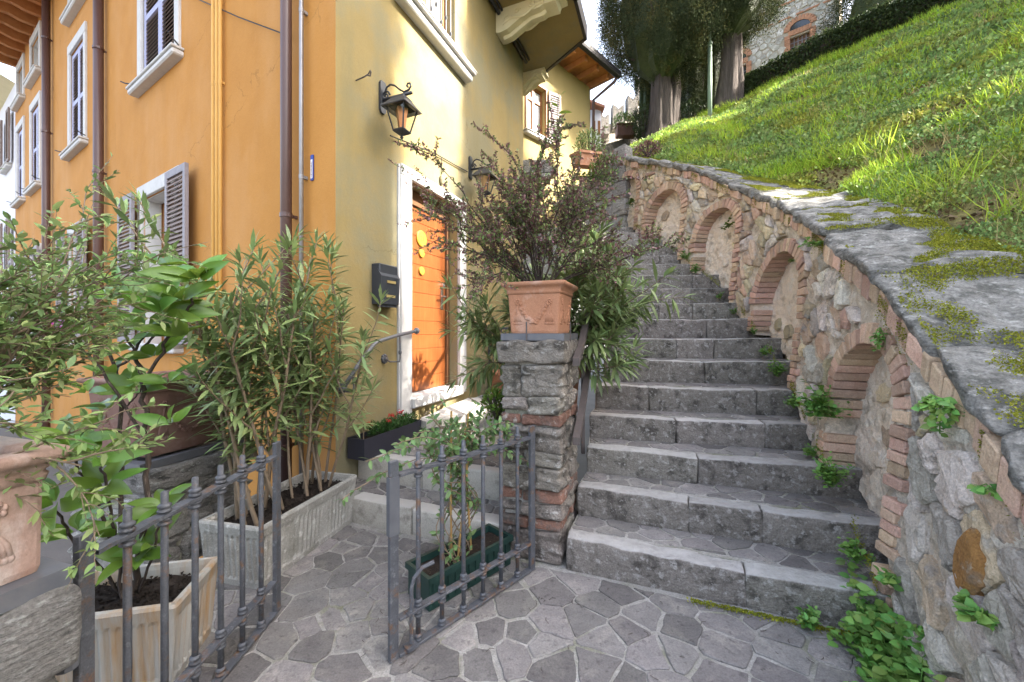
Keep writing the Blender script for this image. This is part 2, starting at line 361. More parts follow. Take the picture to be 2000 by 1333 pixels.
def rbox(lo, hi, r, seg, jit=0.0, seed=0, freq=9.0, lay=False):
    """a rounded block with an uneven surface; seg = cuts along x, y, z"""
    h = [(b-a)/2 for a, b in zip(lo, hi)]; c = [(a+b)/2 for a, b in zip(lo, hi)]
    r = min(r, min(h)*.8)
    def ticks(hh, n):
        inner = [-hh+r+(2*hh-2*r)*i/n for i in range(n+1)]
        return [-hh, -hh+r*.35]+inner+[hh-r*.35, hh]
    T = [ticks(h[i], seg[i]) for i in range(3)]
    V = []; idx = {}; F = []
    def vid(i, j, k):
        q = (i, j, k)
        if q not in idx:
            p = Vector((T[0][i], T[1][j], T[2][k]))
            cl = Vector([max(-h[a]+r, min(h[a]-r, p[a])) for a in range(3)])
            d = p-cl
            if d.length > 1e-9: p = cl+d.normalized()*r
            if jit:
                pf = Vector((p.x*.45, p.y*.45, p.z*2.4)) if lay else p
                if lay: p += p.normalized()*float(lay)*jit*noise.noise(Vector((p.x*4, p.y*4, p.z*30+seed)))
                p += Vector((noise.noise(pf*freq+Vector((seed*3.1, 0, 0))), noise.noise(pf*freq+Vector((0, seed*2.7+9, 0))),
                             noise.noise(pf*freq+Vector((0, 5, seed*1.9)))))*jit
            idx[q] = len(V); V.append((p[0]+c[0], p[1]+c[1], p[2]+c[2]))
        return idx[q]
    n = [len(t)-1 for t in T]
    for (a, b, ax) in ((0, 1, 2), (1, 2, 0), (2, 0, 1)):
        for side in (0, n[ax]):
            for i in range(n[a]):
                for j in range(n[b]):
                    f = []
                    for (di, dj) in ((0, 0), (1, 0), (1, 1), (0, 1)):
                        q = [0, 0, 0]; q[a] = i+di; q[b] = j+dj; q[ax] = side; f.append(vid(*q))
                    F.append(tuple(f) if side else tuple(f[::-1]))
    return V, F
def frame(o, x, y, z=(0, 0, 1)):
    m = Matrix.Identity(4)
    for i in range(3):
        m[i][0] = x[i]; m[i][1] = y[i]; m[i][2] = z[i]; m[i][3] = o[i]
    return m
def clip(poly, p, n):
    """keep the side of the line through p where (q-p).n <= 0"""
    out = []
    for i in range(len(poly)):
        a, b = poly[i-1], poly[i]
        da = (a[0]-p[0])*n[0]+(a[1]-p[1])*n[1]; db = (b[0]-p[0])*n[0]+(b[1]-p[1])*n[1]
        if (da <= 0) != (db <= 0):
            t = da/(da-db); out.append((a[0]+(b[0]-a[0])*t, a[1]+(b[1]-a[1])*t))
        if db <= 0: out.append(b)
    return out
def voronoi(pts, rect, metric=(1, 1)):
    P = np.array(pts)*np.array(metric)
    res = []
    for i, p in enumerate(P):
        d = ((P-p)**2).sum(1); order = np.argsort(d)[1:26]
        x0, y0, x1, y1 = rect
        poly = [(x0*metric[0], y0*metric[1]), (x1*metric[0], y0*metric[1]), (x1*metric[0], y1*metric[1]), (x0*metric[0], y1*metric[1])]
        for j in order:
            q = P[j]; poly = clip(poly, ((p[0]+q[0])/2, (p[1]+q[1])/2), (q[0]-p[0], q[1]-p[1]))
            if len(poly) < 3: break
        res.append([(a/metric[0], b/metric[1]) for a, b in poly] if len(poly) >= 3 else None)
    return res
def shrink(poly, gap, rnd=0.0, chaikin=.22, ragged=.006):
    """pull a convex cell in by gap, drop tiny edges, cut its corners"""
    n = len(poly)
    area = sum(poly[i-1][0]*poly[i][1]-poly[i][0]*poly[i-1][1] for i in range(n))/2
    if area < 0: poly = poly[::-1]
    q = poly[:]
    for i in range(len(poly)):
        a, b = poly[i-1], poly[i]
        dx, dy = b[0]-a[0], b[1]-a[1]; l = math.hypot(dx, dy)
        if l < 1e-6: continue
        nx, ny = dy/l, -dx/l
        g = gap*(1+random.uniform(-rnd, rnd))
        q = clip(q, (a[0]-nx*g, a[1]-ny*g), (nx, ny))
        if len(q) < 3: return None
    out = []
    for i in range(len(q)):
        if math.hypot(q[i][0]-q[i-1][0], q[i][1]-q[i-1][1]) > gap*.8: out.append(q[i])
    if len(out) < 3: return None
    r = []; ed = [q for k in range(len(out)) for q in (out[k],)]
    for i in range(len(out)):
        a, b = out[i], out[(i+1) % len(out)]
        t = chaikin*random.uniform(.4, 1.3)
        u = chaikin*random.uniform(.4, 1.3)
        r.append((a[0]+(b[0]-a[0])*t, a[1]+(b[1]-a[1])*t))
        l = math.hypot(b[0]-a[0], b[1]-a[1])
        if ragged and l > .05:
            for f in ((.5,) if l < .11 else (.36, .66)):
                f += random.uniform(-.08, .08); o = random.uniform(-ragged, ragged*.5); r.append((a[0]+(b[0]-a[0])*f+(b[1]-a[1])/l*o, a[1]+(b[1]-a[1])*f-(b[0]-a[0])/l*o))
        r.append((b[0]+(a[0]-b[0])*u, b[1]+(a[1]-b[1])*u))
    return r
def inside(p, poly):
    c = False; n = len(poly)
    for i in range(n):
        a, b = poly[i], poly[i-1]
        if (a[1] > p[1]) != (b[1] > p[1]) and p[0] < (b[0]-a[0])*(p[1]-a[1])/(b[1]-a[1])+a[0]: c = not c
    return c
def clip_convex(poly, dom):
    n = len(dom)
    area = sum(dom[i-1][0]*dom[i][1]-dom[i][0]*dom[i-1][1] for i in range(n))
    d = dom if area > 0 else dom[::-1]
    for i in range(n):
        a, b = d[i-1], d[i]
        poly = clip(poly, a, (b[1]-a[1], -(b[0]-a[0])))
        if len(poly) < 3: return None
    return poly
def slab(poly, top, depth, bev, fmap=None, tilt=0.0, rough=0.0):
    """a stone piece: outline, a weathered rim, an uneven top; fmap maps (u, v, height) to the world"""
    n = len(poly); cx = sum(p[0] for p in poly)/n; cy = sum(p[1] for p in poly)/n
    tx, ty = random.uniform(-tilt, tilt), random.uniform(-tilt, tilt)
    V = []
    for (k, z) in ((1.0, top-depth), (1.0, top-bev)):
        for p in poly: V.append((cx+(p[0]-cx)*k, cy+(p[1]-cy)*k, z+((p[0]-cx)*tx+(p[1]-cy)*ty if z > top-depth else 0)))
    for p in poly:
        l = math.hypot(p[0]-cx, p[1]-cy)+1e-6; k = max(.5, 1-bev*1.3/l)
        V.append((cx+(p[0]-cx)*k, cy+(p[1]-cy)*k, top+(p[0]-cx)*tx+(p[1]-cy)*ty))
    F = []
    for r in (0, 1):
        for i in range(n): F.append((r*n+i, r*n+(i+1) % n, (r+1)*n+(i+1) % n, (r+1)*n+i))
    if rough:
        for i in range(2*n, 3*n): V[i] = (V[i][0], V[i][1], V[i][2]+random.uniform(-rough, rough))
        V.append((cx+random.uniform(-.15, .15)*(poly[0][0]-cx), cy+random.uniform(-.15, .15)*(poly[0][1]-cy), top+random.uniform(-.6, 1)*rough))
        for i in range(n): F.append((2*n+i, 2*n+(i+1) % n, 3*n))
    else: F.append(tuple(range(2*n, 3*n)))
    if fmap: V = [fmap(*v) for v in V]
    return V, F
def jpts(x0, y0, x1, y1, sx, sy, jit=.38):
    P = []; row = 0; y = y0
    while y < y1+sy:
        x = x0+(row % 2)*sx*.5
        while x < x1+sx:
            P.append((x+random.uniform(-jit, jit)*sx, y+random.uniform(-jit, jit)*sy)); x += sx
        y += sy; row += 1
    return P
def leaf_face(p, d, sc, nrm):
    d = Vector(d).normalized(); n = Vector(nrm); n = (n-d*n.dot(d)).normalized(); s = d.cross(n)
    return frame(p, s*sc, d*sc, n*sc)
# leaves
def leaf_t(L=1.0, Wd=.3, seg=3, fold=.12, droop=.15, tip=1.0):
    V = []; F = []
    for i in range(seg+1):
        t = i/seg; w_ = Wd*.5*(math.sin(math.pi*min(1, t**.8*1.0)))**(.75)*1.0 if 0 < t < 1 else 0.0
        z = -droop*t*t
        V += [(-w_, t*L, z+fold*w_*2), (0, t*L, z), (w_, t*L, z+fold*w_*2)]
    for i in range(seg):
        a = i*3
        F += [(a, a+1, a+4, a+3), (a+1, a+2, a+5, a+4)]
    return np.array(V), np.array(F)
def small_leaf(Wd=.45, fold=.15):
    return np.array([(0, 0, 0), (-Wd/2, .5, fold), (0, 1, 0), (Wd/2, .5, fold)]), np.array([(0, 1, 2), (0, 2, 3)])
def bases(d, up=None, roll=None):
    d = d/np.linalg.norm(d, axis=1)[:, None]
    if up is None: up = np.tile((0, 0, 1.0), (len(d), 1))
    s = np.cross(d, up); l = np.linalg.norm(s, axis=1)
    s[l < 1e-3] = (1, 0, 0); s /= np.linalg.norm(s, axis=1)[:, None]
    n = np.cross(s, d)
    if roll is not None:
        c, q = np.cos(roll)[:, None], np.sin(roll)[:, None]; s, n = s*c+n*q, n*c-s*q
    return s, d, n
def scatter(tv, tf, pos, d, sc, roll=None, wsc=None):
    pos = np.asarray(pos); d = np.asarray(d, dtype=float); sc = np.asarray(sc)
    s, y, n = bases(d, None, roll)
    if wsc is None: wsc = sc
    V = (pos[:, None, :]+tv[None, :, 0:1]*(s*wsc[:, None])[:, None, :]+tv[None, :, 1:2]*(y*sc[:, None])[:, None, :]
         + tv[None, :, 2:3]*(n*sc[:, None])[:, None, :])
    nv = len(tv); Fx = (tf[None]+(np.arange(len(pos))*nv)[:, None, None]).reshape(-1, tf.shape[1])
    return V.reshape(-1, 3), Fx
def rdir(n, rng=RNG):
    v = rng.normal(size=(n, 3)); return v/np.linalg.norm(v, axis=1)[:, None]
def leaf_world(p, d, sc, roll):
    d = Vector(d).normalized(); s = d.cross(Vector((0, 0, 1)))
    if s.length < 1e-3: s = Vector((1, 0, 0))
    s.normalize(); n = s.cross(d)
    c, q = math.cos(roll), math.sin(roll); s2 = s*c+n*q; n2 = n*c-s*q
    return frame(p, s2*sc, d*sc, n2*sc)
def grow(out, anchors, p, d, L, r, lev, nb, spread, up=.15, wob=.12, seg=6, taper=.35, start=.35, lenf=.5, rnd=random):
    p = Vector(p); d = Vector(d).normalized(); pts = [p.copy()]; ds = []
    for i in range(seg):
        d = (d+Vector((rnd.gauss(0, wob), rnd.gauss(0, wob), rnd.gauss(0, wob)+up*.2))).normalized()
        p = p+d*(L/seg); pts.append(p.copy()); ds.append(d.copy())
    rad = [r*(1-(1-taper)*i/seg) for i in range(seg+1)]
    out.append((pts, rad))
    for i in range(seg): anchors.append((pts[i], pts[i+1], ds[i], lev, (i+1)/seg))
    if lev > 0:
        for k in range(nb):
            f = start+(1-start)*(k+rnd.random())/nb; j = min(seg-1, int(f*seg)); q = pts[j].lerp(pts[j+1], f*seg-j)
            a = ds[j].orthogonal().normalized(); a.rotate(Matrix.Rotation(rnd.uniform(0, 6.283), 3, ds[j]))
            nd = (ds[j]+a*spread*rnd.uniform(.7, 1.3)).normalized()
            grow(out, anchors, q, nd, L*lenf*rnd.uniform(.7, 1.25), r*.55, lev-1, nb, spread, up, wob, max(3, seg-1), taper, start, lenf, rnd)
def stems(name, out, material, parent, n=5, kind=None):
    g = G()
    for pts, rad in out: g.tube(pts, rad, n if rad[0] > .004 else 4, cap=False)
    return mk(name, g, material, parent, smooth=True, kind=kind)
# ================================================================ THE SETTING
def struct(name, VF, m, parent=None, smooth=False): return tag(mk(name, VF, m, parent, smooth), kind='structure')
# street level, lower than the terrace
g = G(); g.add([(-300, -300, -1.15), (300, -300, -1.15), (300, 300, -1.15), (-300, 300, -1.15)], [(0, 1, 2, 3)])
struct('street', g, 'street')
# the retaining wall's foot, as a curve on the plan
BP = np.array([(.80, -.4), (.96, 0), (1.12, .4), (1.34, 1.0), (1.5, 1.4), (1.668, 1.8), (1.786, 2.09), (1.95, 2.455), (2.07, 2.79), (2.21, 3.12),
    (2.317, 3.53), (2.43, 3.9), (2.475, 4.25), (2.485, 4.55), (2.465, 4.8), (2.43, 5.0), (2.37, 5.28), (2.31, 5.54), (2.24, 5.8), (2.17, 6.07),
    (2.09, 6.33), (1.98, 6.7), (1.82, 7.2), (1.6, 7.7)])
def catmull(P, n=20):
    out = []; Q = np.vstack([2*P[0]-P[1], P, 2*P[-1]-P[-2]])
    for i in range(1, len(Q)-2):
        for k in range(n):
            t = k/n; a, b, c, d = Q[i-1], Q[i], Q[i+1], Q[i+2]
            out.append(.5*((2*b)+(-a+c)*t+(2*a-5*b+4*c-d)*t*t+(-a+3*b-3*c+d)*t**3))
    out.append(P[-1]); return np.array(out)
BC = catmull(BP)
for _ in range(200): BC[1:-1] = .25*BC[:-2]+.5*BC[1:-1]+.25*BC[2:]
BS = np.r_[0, np.cumsum(np.hypot(*np.diff(BC, axis=0).T))]
BT = np.gradient(BC, BS, axis=0); BT /= np.linalg.norm(BT, axis=1)[:, None]
BN = np.c_[BT[:, 1], -BT[:, 0]]
FLZ = [-5, 1.79, 1.8, 2.09, 2.43, 2.78, 3.1, 3.5, 3.85, 4.17, 4.45, 4.72, 5.0, 5.28, 5.54, 5.8, 6.07, 6.33, 6.6, 7.0, 7.6]
FLH = [0, 0, .177, .356, .529, .706, .902, 1.102, 1.294, 1.4956, 1.683, 1.88, 2.07, 2.261, 2.426, 2.61, 2.78, 2.95, 3.12, 3.28, 3.4]
BF = np.interp(BC[:, 1], FLZ, FLH)
SEND = 8.5
def c_at(s): return np.array((np.interp(s, BS, BC[:, 0]), np.interp(s, BS, BC[:, 1])))
def n_at(s):
    v = np.array((np.interp(s, BS, BN[:, 0]), np.interp(s, BS, BN[:, 1]))); return v/np.linalg.norm(v)
def floor_at(s): return float(np.interp(s, BS, BF))
CAPS = [-1, 0, 1.2, 1.74, 2.02, 2.21, 2.5, 2.75, 3.24, 3.6, 4.56, 5.3, 5.7, 6.1, 7.1, 8.18, 8.6]
CAPV = [.15, .42, .72, 1.04, 1.2, 1.31, 1.53, 1.70, 1.93, 2.14, 2.64, 3.08, 3.34, 3.6, 4.12, 4.66, 4.8]
def cap_at(s): return float(np.interp(s, CAPS, CAPV))
def wallp(s, v, d):
    c = c_at(s); n = n_at(s); q = c+n*(.10*max(0.0, v-floor_at(s))+d)
    return (q[0], q[1], v)
ARCH = [(2.78, .355, 1.30), (4.32, .44, 2.08), (5.60, .34, 2.87), (6.66, .385, 3.46), (7.72, .36, 4.06)]     # centre, half width, apex height
def arch_r(s, v, pad=0.0):
    """the arch (if any) whose opening, widened by pad, holds this spot"""
    for a in ARCH:
        c, r, top = a; sp = top-r
        if v > sp:
            if math.hypot(s-c, v-sp) < r+pad: return a
        elif abs(s-c) < r+pad: return a
    return None
# ---- terrace: a solid platform with mortar on top
TERR = [(-1.78, -3), (3.0, -3), (3.0, 2.6), (.6, 3.6), (-1.25, 3.6), (-1.40, 3.2), (-1.80, 3.05)]
g = G(); g.prism(TERR, -1.2, -.0055)
terr = struct('terrace', g, 'mortar')
# ---- crazy paving on the terrace
FLOOR = [(-1.72, .55), (1.05, .55), (1.50, 1.43), (1.62, 1.78), (.30, 2.27), (-.06, 2.41), (-1.10, 2.82), (-1.72, 3.05)]
random.seed(11)
pts = []; rp = random.Random(9)
for _ in range(9000):                                      # stones of very different sizes
    p = (rp.uniform(-2.0, 2.0), rp.uniform(.4, 3.2)); r = rp.choice((.055, .075, .09, .10, .115, .13))
    if all((p[0]-q[0])**2+(p[1]-q[1])**2 > ((r+q[2])*.78)**2 for q in pts): pts.append((*p, r))
pts = [(p[0], p[1]) for p in pts]
cells = voronoi(pts, (-2.2, .2, 2.2, 3.4))
n_pave = 0
for cell in cells:
    if not cell: continue
    q = clip_convex(cell, FLOOR)
    if not q: continue
    q = shrink(q, random.uniform(.002, .008), .9, random.choice((.05, .09, .13)))
    if not q: continue
    V, F = slab(q, random.uniform(-.004, .003), .03, .003, None, .016, .0016)
    mk('paving_stone', (V, F), 'paving_stone', terr); n_pave += 1
# ---- stairway
STEP = [((.306, 2.29), (1.66, 1.78), .177), ((.423, 2.59), (1.80, 2.09), .356), ((.539, 2.87), (1.95, 2.44), .529), ((.61, 3.15), (2.07, 2.79), .706),
    ((.713, 3.42), (2.22, 3.10), .902), ((.86, 3.69), (2.33, 3.50), 1.102), ((.96, 3.96), (2.43, 3.84), 1.294), ((1.04, 4.22), (2.48, 4.16), 1.496),
    ((1.10, 4.48), (2.50, 4.44), 1.683), ((1.15, 4.74), (2.49, 4.71), 1.88), ((1.2, 5.0), (2.45, 5.0), 2.07), ((1.24, 5.26), (2.39, 5.28), 2.261),
    ((1.27, 5.52), (2.33, 5.56), 2.426), ((1.29, 5.78), (2.26, 5.84), 2.61), ((1.30, 6.03), (2.19, 6.12), 2.78), ((1.29, 6.28), (2.10, 6.38), 2.95),
    ((1.24, 6.52), (2.0, 6.7), 3.12), ((1.15, 6.8), (1.88, 7.05), 3.28)]
stair = struct('stairway', (lambda g: g.prism([(.33, 2.31), (1.68, 1.81), (1.62, 2.2), (.5, 2.6)], -.1, .12))(G()), 'stair_core')
random.seed(5)
TB = .13                                                    # depth of a front block
core = G()
for k, (L, Rr, h) in enumerate(STEP):
    L = Vector((L[0], L[1], 0)); Rr = Vector((Rr[0], Rr[1], 0)); d = (Rr-L); ln = d.length; d.normalize(); nrm = Vector((-d.y, d.x, 0))
    Rr = L+d*(ln+.17); ln += .17
    h0 = STEP[k-1][2] if k else 0.0
    nb = 3 if k in (1, 3, 4, 6, 8, 9) else 2
    cuts = [0]+sorted(random.uniform(.25, .75) if nb == 2 else (.33+.33*i+random.uniform(-.09, .09)) for i in range(nb-1))+[1]
    for i in range(nb):
        a, b = cuts[i]*ln+.0012, cuts[i+1]*ln-.0012
        V, F = rbox((a, random.uniform(-.006, .004), h0-.02), (b, TB, h+random.uniform(-.004, .003)), .013, (max(6, int((b-a)/.05)), 3, 4), .010, k*7+i, 9.0)
        X = frame(L, d, nrm)
        V = [(x, y, z-.012*math.sin(math.pi*min(1, max(0, x/ln)))**2*max(0, min(1, (z-h+.08)/.08))) for x, y, z in V]        # trodden hollow
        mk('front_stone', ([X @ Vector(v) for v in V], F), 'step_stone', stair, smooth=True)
    # tread behind the front block, up to the next riser
    if k+1 < len(STEP):
        NL = Vector((*STEP[k+1][0], 0)); NR = Vector((*STEP[k+1][1], 0)); nd = (NR-NL).normalized()
        q = [L+nrm*(TB-.02), Rr+nrm*(TB-.02), NR+nd*.19+Vector((-nd.y, nd.x, 0))*.05, NL+Vector((-nd.y, nd.x, 0))*.05]
    else:
        q = [L+nrm*(TB-.02), Rr+nrm*(TB-.02), Rr+Vector((-.25, 1.3, 0)), L+Vector((-.3, 1.3, 0))]
    core.prism([(p.x, p.y) for p in q], h0-.3, h-.010)
    if k < 7:
        dom = [(p.x, p.y) for p in (L+nrm*(TB+.004), Rr+nrm*(TB+.004), q[2]-(q[2]-q[1])*.05, q[3])]
        xs = [p[0] for p in dom]; ys = [p[1] for p in dom]
        pp = jpts(min(xs)-.1, min(ys)-.1, max(xs)+.1, max(ys)+.1, .21, .125, .4)
        for cell in voronoi(pp, (min(xs)-.3, min(ys)-.3, max(xs)+.3, max(ys)+.3)):
            if not cell: continue
            c2 = clip_convex(cell, dom)
            if not c2: continue
            c2 = shrink(c2, .006, .5, .17)
            if not c2: continue
            mk('tread_stone', slab(c2, h-.004+random.uniform(-.003, .002), .02, .003, None, .01), 'paving_stone', stair)
tag(mk('tread_bed', core, 'mortar', stair))
# ---- low steps to the house door
lowst = struct('door_steps', (lambda g: g.prism([(-1.36, 2.96), (-.1, 2.49), (.05, 2.8), (-1.30, 3.3)], -.1, .155))(G()), 'mortar')
def row_of_blocks(L, Rr, h0, h, n, dep, seed, m, par, name='front_stone'):
    L = Vector((*L, 0)); Rr = Vector((*Rr, 0)); d = Rr-L; ln = d.length; d.normalize(); nrm = Vector((-d.y, d.x, 0)); X = frame(L, d, nrm)
    rr = random.Random(seed); cuts = [0]+[(i+1)/n+rr.uniform(-.06, .06) for i in range(n-1)]+[1]
    for i in range(n):
        a, b = cuts[i]*ln+.003, cuts[i+1]*ln-.003
        V, F = rbox((a, 0, h0-.02), (b, dep, h), .014, (max(4, int((b-a)/.09)), 2, 3), .008, seed+i, 6.0)
        mk(name, ([X @ Vector(v) for v in V], F), m, par, smooth=True)
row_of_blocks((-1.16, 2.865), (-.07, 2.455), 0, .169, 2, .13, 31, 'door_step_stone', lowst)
g = G(); g.prism([(-1.34, 3.05), (-.02, 2.56), (.06, 2.9), (-1.27, 3.34)], .0, .158)
g.prism([(-1.22, 3.36), (.02, 2.88), (.45, 3.0), (.55, 4.6), (-.6, 4.9), (-.9, 4.2)], .0, .345)
g.prism([(-.90, 4.02), (-.72, 3.86), (-.30, 4.20), (.45, 4.3), (.75, 5.6), (.9, 7.2), (.3, 7.3), (-.05, 6.3), (-.36, 5.55)], .0, .50)
mk('step_bed', g, 'mortar', lowst)
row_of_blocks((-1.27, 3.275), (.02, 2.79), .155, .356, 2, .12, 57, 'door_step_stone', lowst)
for dom, h, sx, sy in (([(-1.30, 3.05), (-.02, 2.575), (.02, 2.78), (-1.24, 3.25)], .166, .26, .16),
               ([(-1.18, 3.38), (.03, 2.93), (.4, 3.1), (.5, 4.1), (-.3, 4.2), (-.72, 3.86), (-.95, 3.95)], .353, .24, .2),
               ([(-.28, 4.23), (.44, 4.33), (.72, 5.6), (.8, 6.9), (.32, 6.9), (-.02, 6.25), (-.30, 5.5)], .508, .3, .26)):
    xs = [p[0] for p in dom]; ys = [p[1] for p in dom]
    for cell in voronoi(jpts(min(xs)-.1, min(ys)-.1, max(xs)+.1, max(ys)+.1, sx, sy, .38), (min(xs)-.3, min(ys)-.3, max(xs)+.3, max(ys)+.3)):
        if not cell: continue
        cx = sum(p[0] for p in cell)/len(cell); cy = sum(p[1] for p in cell)/len(cell)
        c2 = clip_convex(cell, dom)
        if not c2: continue
        c2 = shrink(c2, .007, .5, .17)
        if c2: mk('tread_stone', slab(c2, h+random.uniform(-.002, .002), .02, .003, None, .006), 'paving_stone', lowst)
# the worn slab before the door
V, F = slab([(-.88, 3.80), (-.80, 3.735), (-.34, 4.13), (-.24, 4.30), (-.27, 4.75), (-.42, 5.02), (-.55, 4.98)], .535, .085, .018, None, .0)
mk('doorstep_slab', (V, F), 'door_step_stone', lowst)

# ---- retaining wall
rw = thing('retaining_wall', 'curving retaining wall with blind brick arches and a mossy stone coping along the steps', 'wall', (*c_at(4.0), 0))
SW = np.concatenate([np.linspace(.3, 1.5, 24), np.linspace(1.51, 3.6, 190), np.linspace(3.62, SEND, 220)]); ns, nv = len(SW)-1, 96
Vw = np.zeros((ns+1, nv+1, 3))
for i in range(ns+1):
    s = SW[i]; f = floor_at(s)-.12; c = cap_at(s)-.06
    for j in range(nv+1):
        v = f+(c-f)*j/nv
        d = .012*noise.noise(Vector((s*3, v*3, 0)))+.016*noise.noise(Vector((s*9, v*9, 3)))+.010*noise.noise(Vector((s*22, v*22, 7)))
        d += .02*noise.noise(Vector((s*5, v*5, 11)))*(1 if s < 3.6 else .5)
        d += .014 if s > 3.4 else .008
        rg = 1-abs(noise.noise(Vector((s*11, v*11, 21)))); d += .012*(rg-.7)+.006*noise.noise(Vector((s*45, v*45, 2)))+.004*noise.noise(Vector((s*80, v*80, 9)))
        if arch_r(s, v, .035): d = .15+d
        Vw[i, j] = wallp(s, v, d)
idx = np.arange((ns+1)*(nv+1)).reshape(ns+1, nv+1)
Fw = np.stack([idx[:-1, :-1], idx[1:, :-1], idx[1:, 1:], idx[:-1, 1:]], -1).reshape(-1, 4)
# split the faces between plain wall and niche backs so that each keeps its own stuff
mid = np.zeros(len(Fw), dtype=bool); q = 0
for i in range(ns):
    s = (SW[i]+SW[i+1])/2; f = floor_at(s)-.12; c = cap_at(s)-.06
    for j in range(nv):
        mid[q] = arch_r(s, f+(c-f)*(j+.5)/nv, .045) is not None; q += 1
mk('wall_face', (Vw.reshape(-1, 3), Fw[~mid]), 'wall_render', rw, smooth=True)
mk('niche_back', (Vw.reshape(-1, 3), Fw[mid]), 'niche_plaster', rw, smooth=True)
# body behind (closes the wall towards the hill)
g = G(); V = []
for i in range(41):
    s = .3+(SEND-.3)*i/40
    for (v, d) in ((-.3, .2), (cap_at(s)-.06, .2), (cap_at(s)-.06, .54), (-.3, .54)): V.append(wallp(s, v, d))
F = [(i*4+k, (i+1)*4+k, (i+1)*4+(k+1) % 4, i*4+(k+1) % 4) for i in range(40) for k in range(4)]
mk('wall_core', (V, F), 'wall_render', rw)
# end of the wall by the top of the steps
random.seed(21)
def mapped(name, VF, m, fn, parent, smooth=False):
    V, F = VF; return mk(name, ([fn(*v) for v in V], F), m, parent, smooth)
nbrick = 0
for (c, r, top) in ARCH:
    sp = top-r; th = .112 if r > .36 else .10
    n = int(math.pi*(r+.03)/.058)
    for i in range(n):
        a = math.pi*(i+.5)/n; hw = (r+.01)*math.pi/n*.5-.004
        rr = th+random.uniform(-.012, .012); pr = random.uniform(.008, .022)
        V, F = cbox((-hw, 0, -pr), (hw, rr, .175), .004)
        fan = rr*(math.pi/n)*.32
        def fn(x, y, z, a=a, hw=hw, fan=fan, rr=rr):
            x = x*(1+fan/hw*y/rr) if hw > 0 else x
            rad = r-.004+y; ss = c-math.cos(a)*rad+math.sin(a)*x; vv = sp+math.sin(a)*rad+math.cos(a)*x
            return wallp(ss, vv, z)
        mapped('brick', (V, F), 'wall_brick', fn, rw); nbrick += 1
    for side in (-1, 1):                                     # jambs
        s0 = c+side*r; v = sp-.004; fl = floor_at(s0)-.05; row = 0
        while v > fl and v > sp-.95:
            hh = random.uniform(.048, .062); wd = (.105, .07)[row % 2]+random.uniform(-.015, .02); pr = random.uniform(.006, .022)
            a, b = (s0-.004*side, s0+side*wd); a, b = min(a, b), max(a, b)
            if random.random() < .93:
                mapped('brick', cbox((a, v-hh, -pr), (b, v-.006, .175), .005), 'wall_brick', lambda x, y, z: wallp(x, y, z), rw); nbrick += 1
            v -= hh; row += 1
# soldier course under the coping
s = 1.45
while s < SEND-.1:
    wd = random.uniform(.052, .10); hh = random.uniform(.085, .12); pr = random.uniform(.012, .036)
    if random.random() < .92:
        top = cap_at(s+wd/2)-.075
        V, F = cbox((s, -hh, -pr), (s+wd-.008, 0, .06), .006)
        sl = (cap_at(s+wd)-cap_at(s))/wd
        mapped('brick', (V, F), 'wall_brick', lambda x, y, z, s=s, wd=wd, top=top, sl=sl: wallp(x, top+y+sl*(x-s-wd/2), z), rw); nbrick += 1
    s += wd
# rubble
random.seed(33)
def sheared(s): return np.interp(s, CAPS, CAPV)
P = []
s = 1.5
P = jpts(1.45, -.2, SEND, 1.75, .205, .098, .46)
cells = voronoi(P, (1.2, -.4, SEND+.2, 1.9))
RING = .135
nst = 0
for p, cell in zip(P, cells):
    if not cell: continue
    q = shrink(cell, random.uniform(.003, .009), .8, random.choice((.08, .14, .2)))
    if not q: continue
    # cells live in (s, depth below the coping), laid along courses that climb less steeply than the coping
    def tow(a, b):
        return a, floor_at(a)*.55+.45*(cap_at(a)-1.4)+b if False else cap_at(a)-1.62+b
    cs = [tow(a, b) for a, b in q]
    cx = sum(a for a, b in cs)/len(cs); cy = sum(b for a, b in cs)/len(cs)
    if cy > cap_at(cx)-.20 or cy < floor_at(cx)-.04 or cx < 1.5 or cx > SEND-.1: continue
    if arch_r(cx, cy, RING*.75): continue
    low = (cy-floor_at(cx))
    if cx < 3.4 and random.random() < (.26 if low > .3 else .45): continue       # mostly render near the foot of the steps
    if cx >= 3.4 and random.random() < .08: continue
    out = []
    for a, b in cs:
        ar = arch_r(a, b, RING)
        if ar:
            c, r, top = ar; sp = top-r
            if b > sp:
                l = math.hypot(a-c, b-sp)+1e-6; a = c+(a-c)/l*(r+RING); b = sp+(b-sp)/l*(r+RING)
            else: a = c+math.copysign(r+RING, a-c)
        out.append((a, min(b, cap_at(a)-.19)))
    pr = random.uniform(.008, .034) if cx > 3.4 else random.uniform(.010, .030)
    try:
        V, F = slab(out, pr, .06, .012, lambda x, y, z: wallp(x, y, -z), .10, .007)
    except Exception: continue
    mk('brick' if random.random() < .04 else 'stone', (V, F), 'wall_brick' if random.random() < .10 else ('rubble_grey' if random.random() < (.75 if cx < 3.6 else .3) else 'rubble_stone'), rw); nst += 1
# stones set in the niche backs
for (c, r, top) in ARCH:
    for k in range(5):
        a = c+random.uniform(-.75, .75)*r; f = floor_at(a); b = f+random.uniform(.12, .95)*(top-f-.2)
        n = 7; rx, ry = random.uniform(.05, .12), random.uniform(.05, .10)
        poly = [(a+rx*math.cos(t)*random.uniform(.7, 1.1), b+ry*math.sin(t)*random.uniform(.7, 1.1)) for t in np.linspace(0, 6.283, n, endpoint=False)]
        if not all(arch_r(x, y, -.02) for x, y in poly): continue
        mk('stone', slab(poly, -.140, .03, .006, lambda x, y, z: wallp(x, y, -z), .04), random.choice(['niche_plaster', 'rubble_stone']), rw); nst += 1
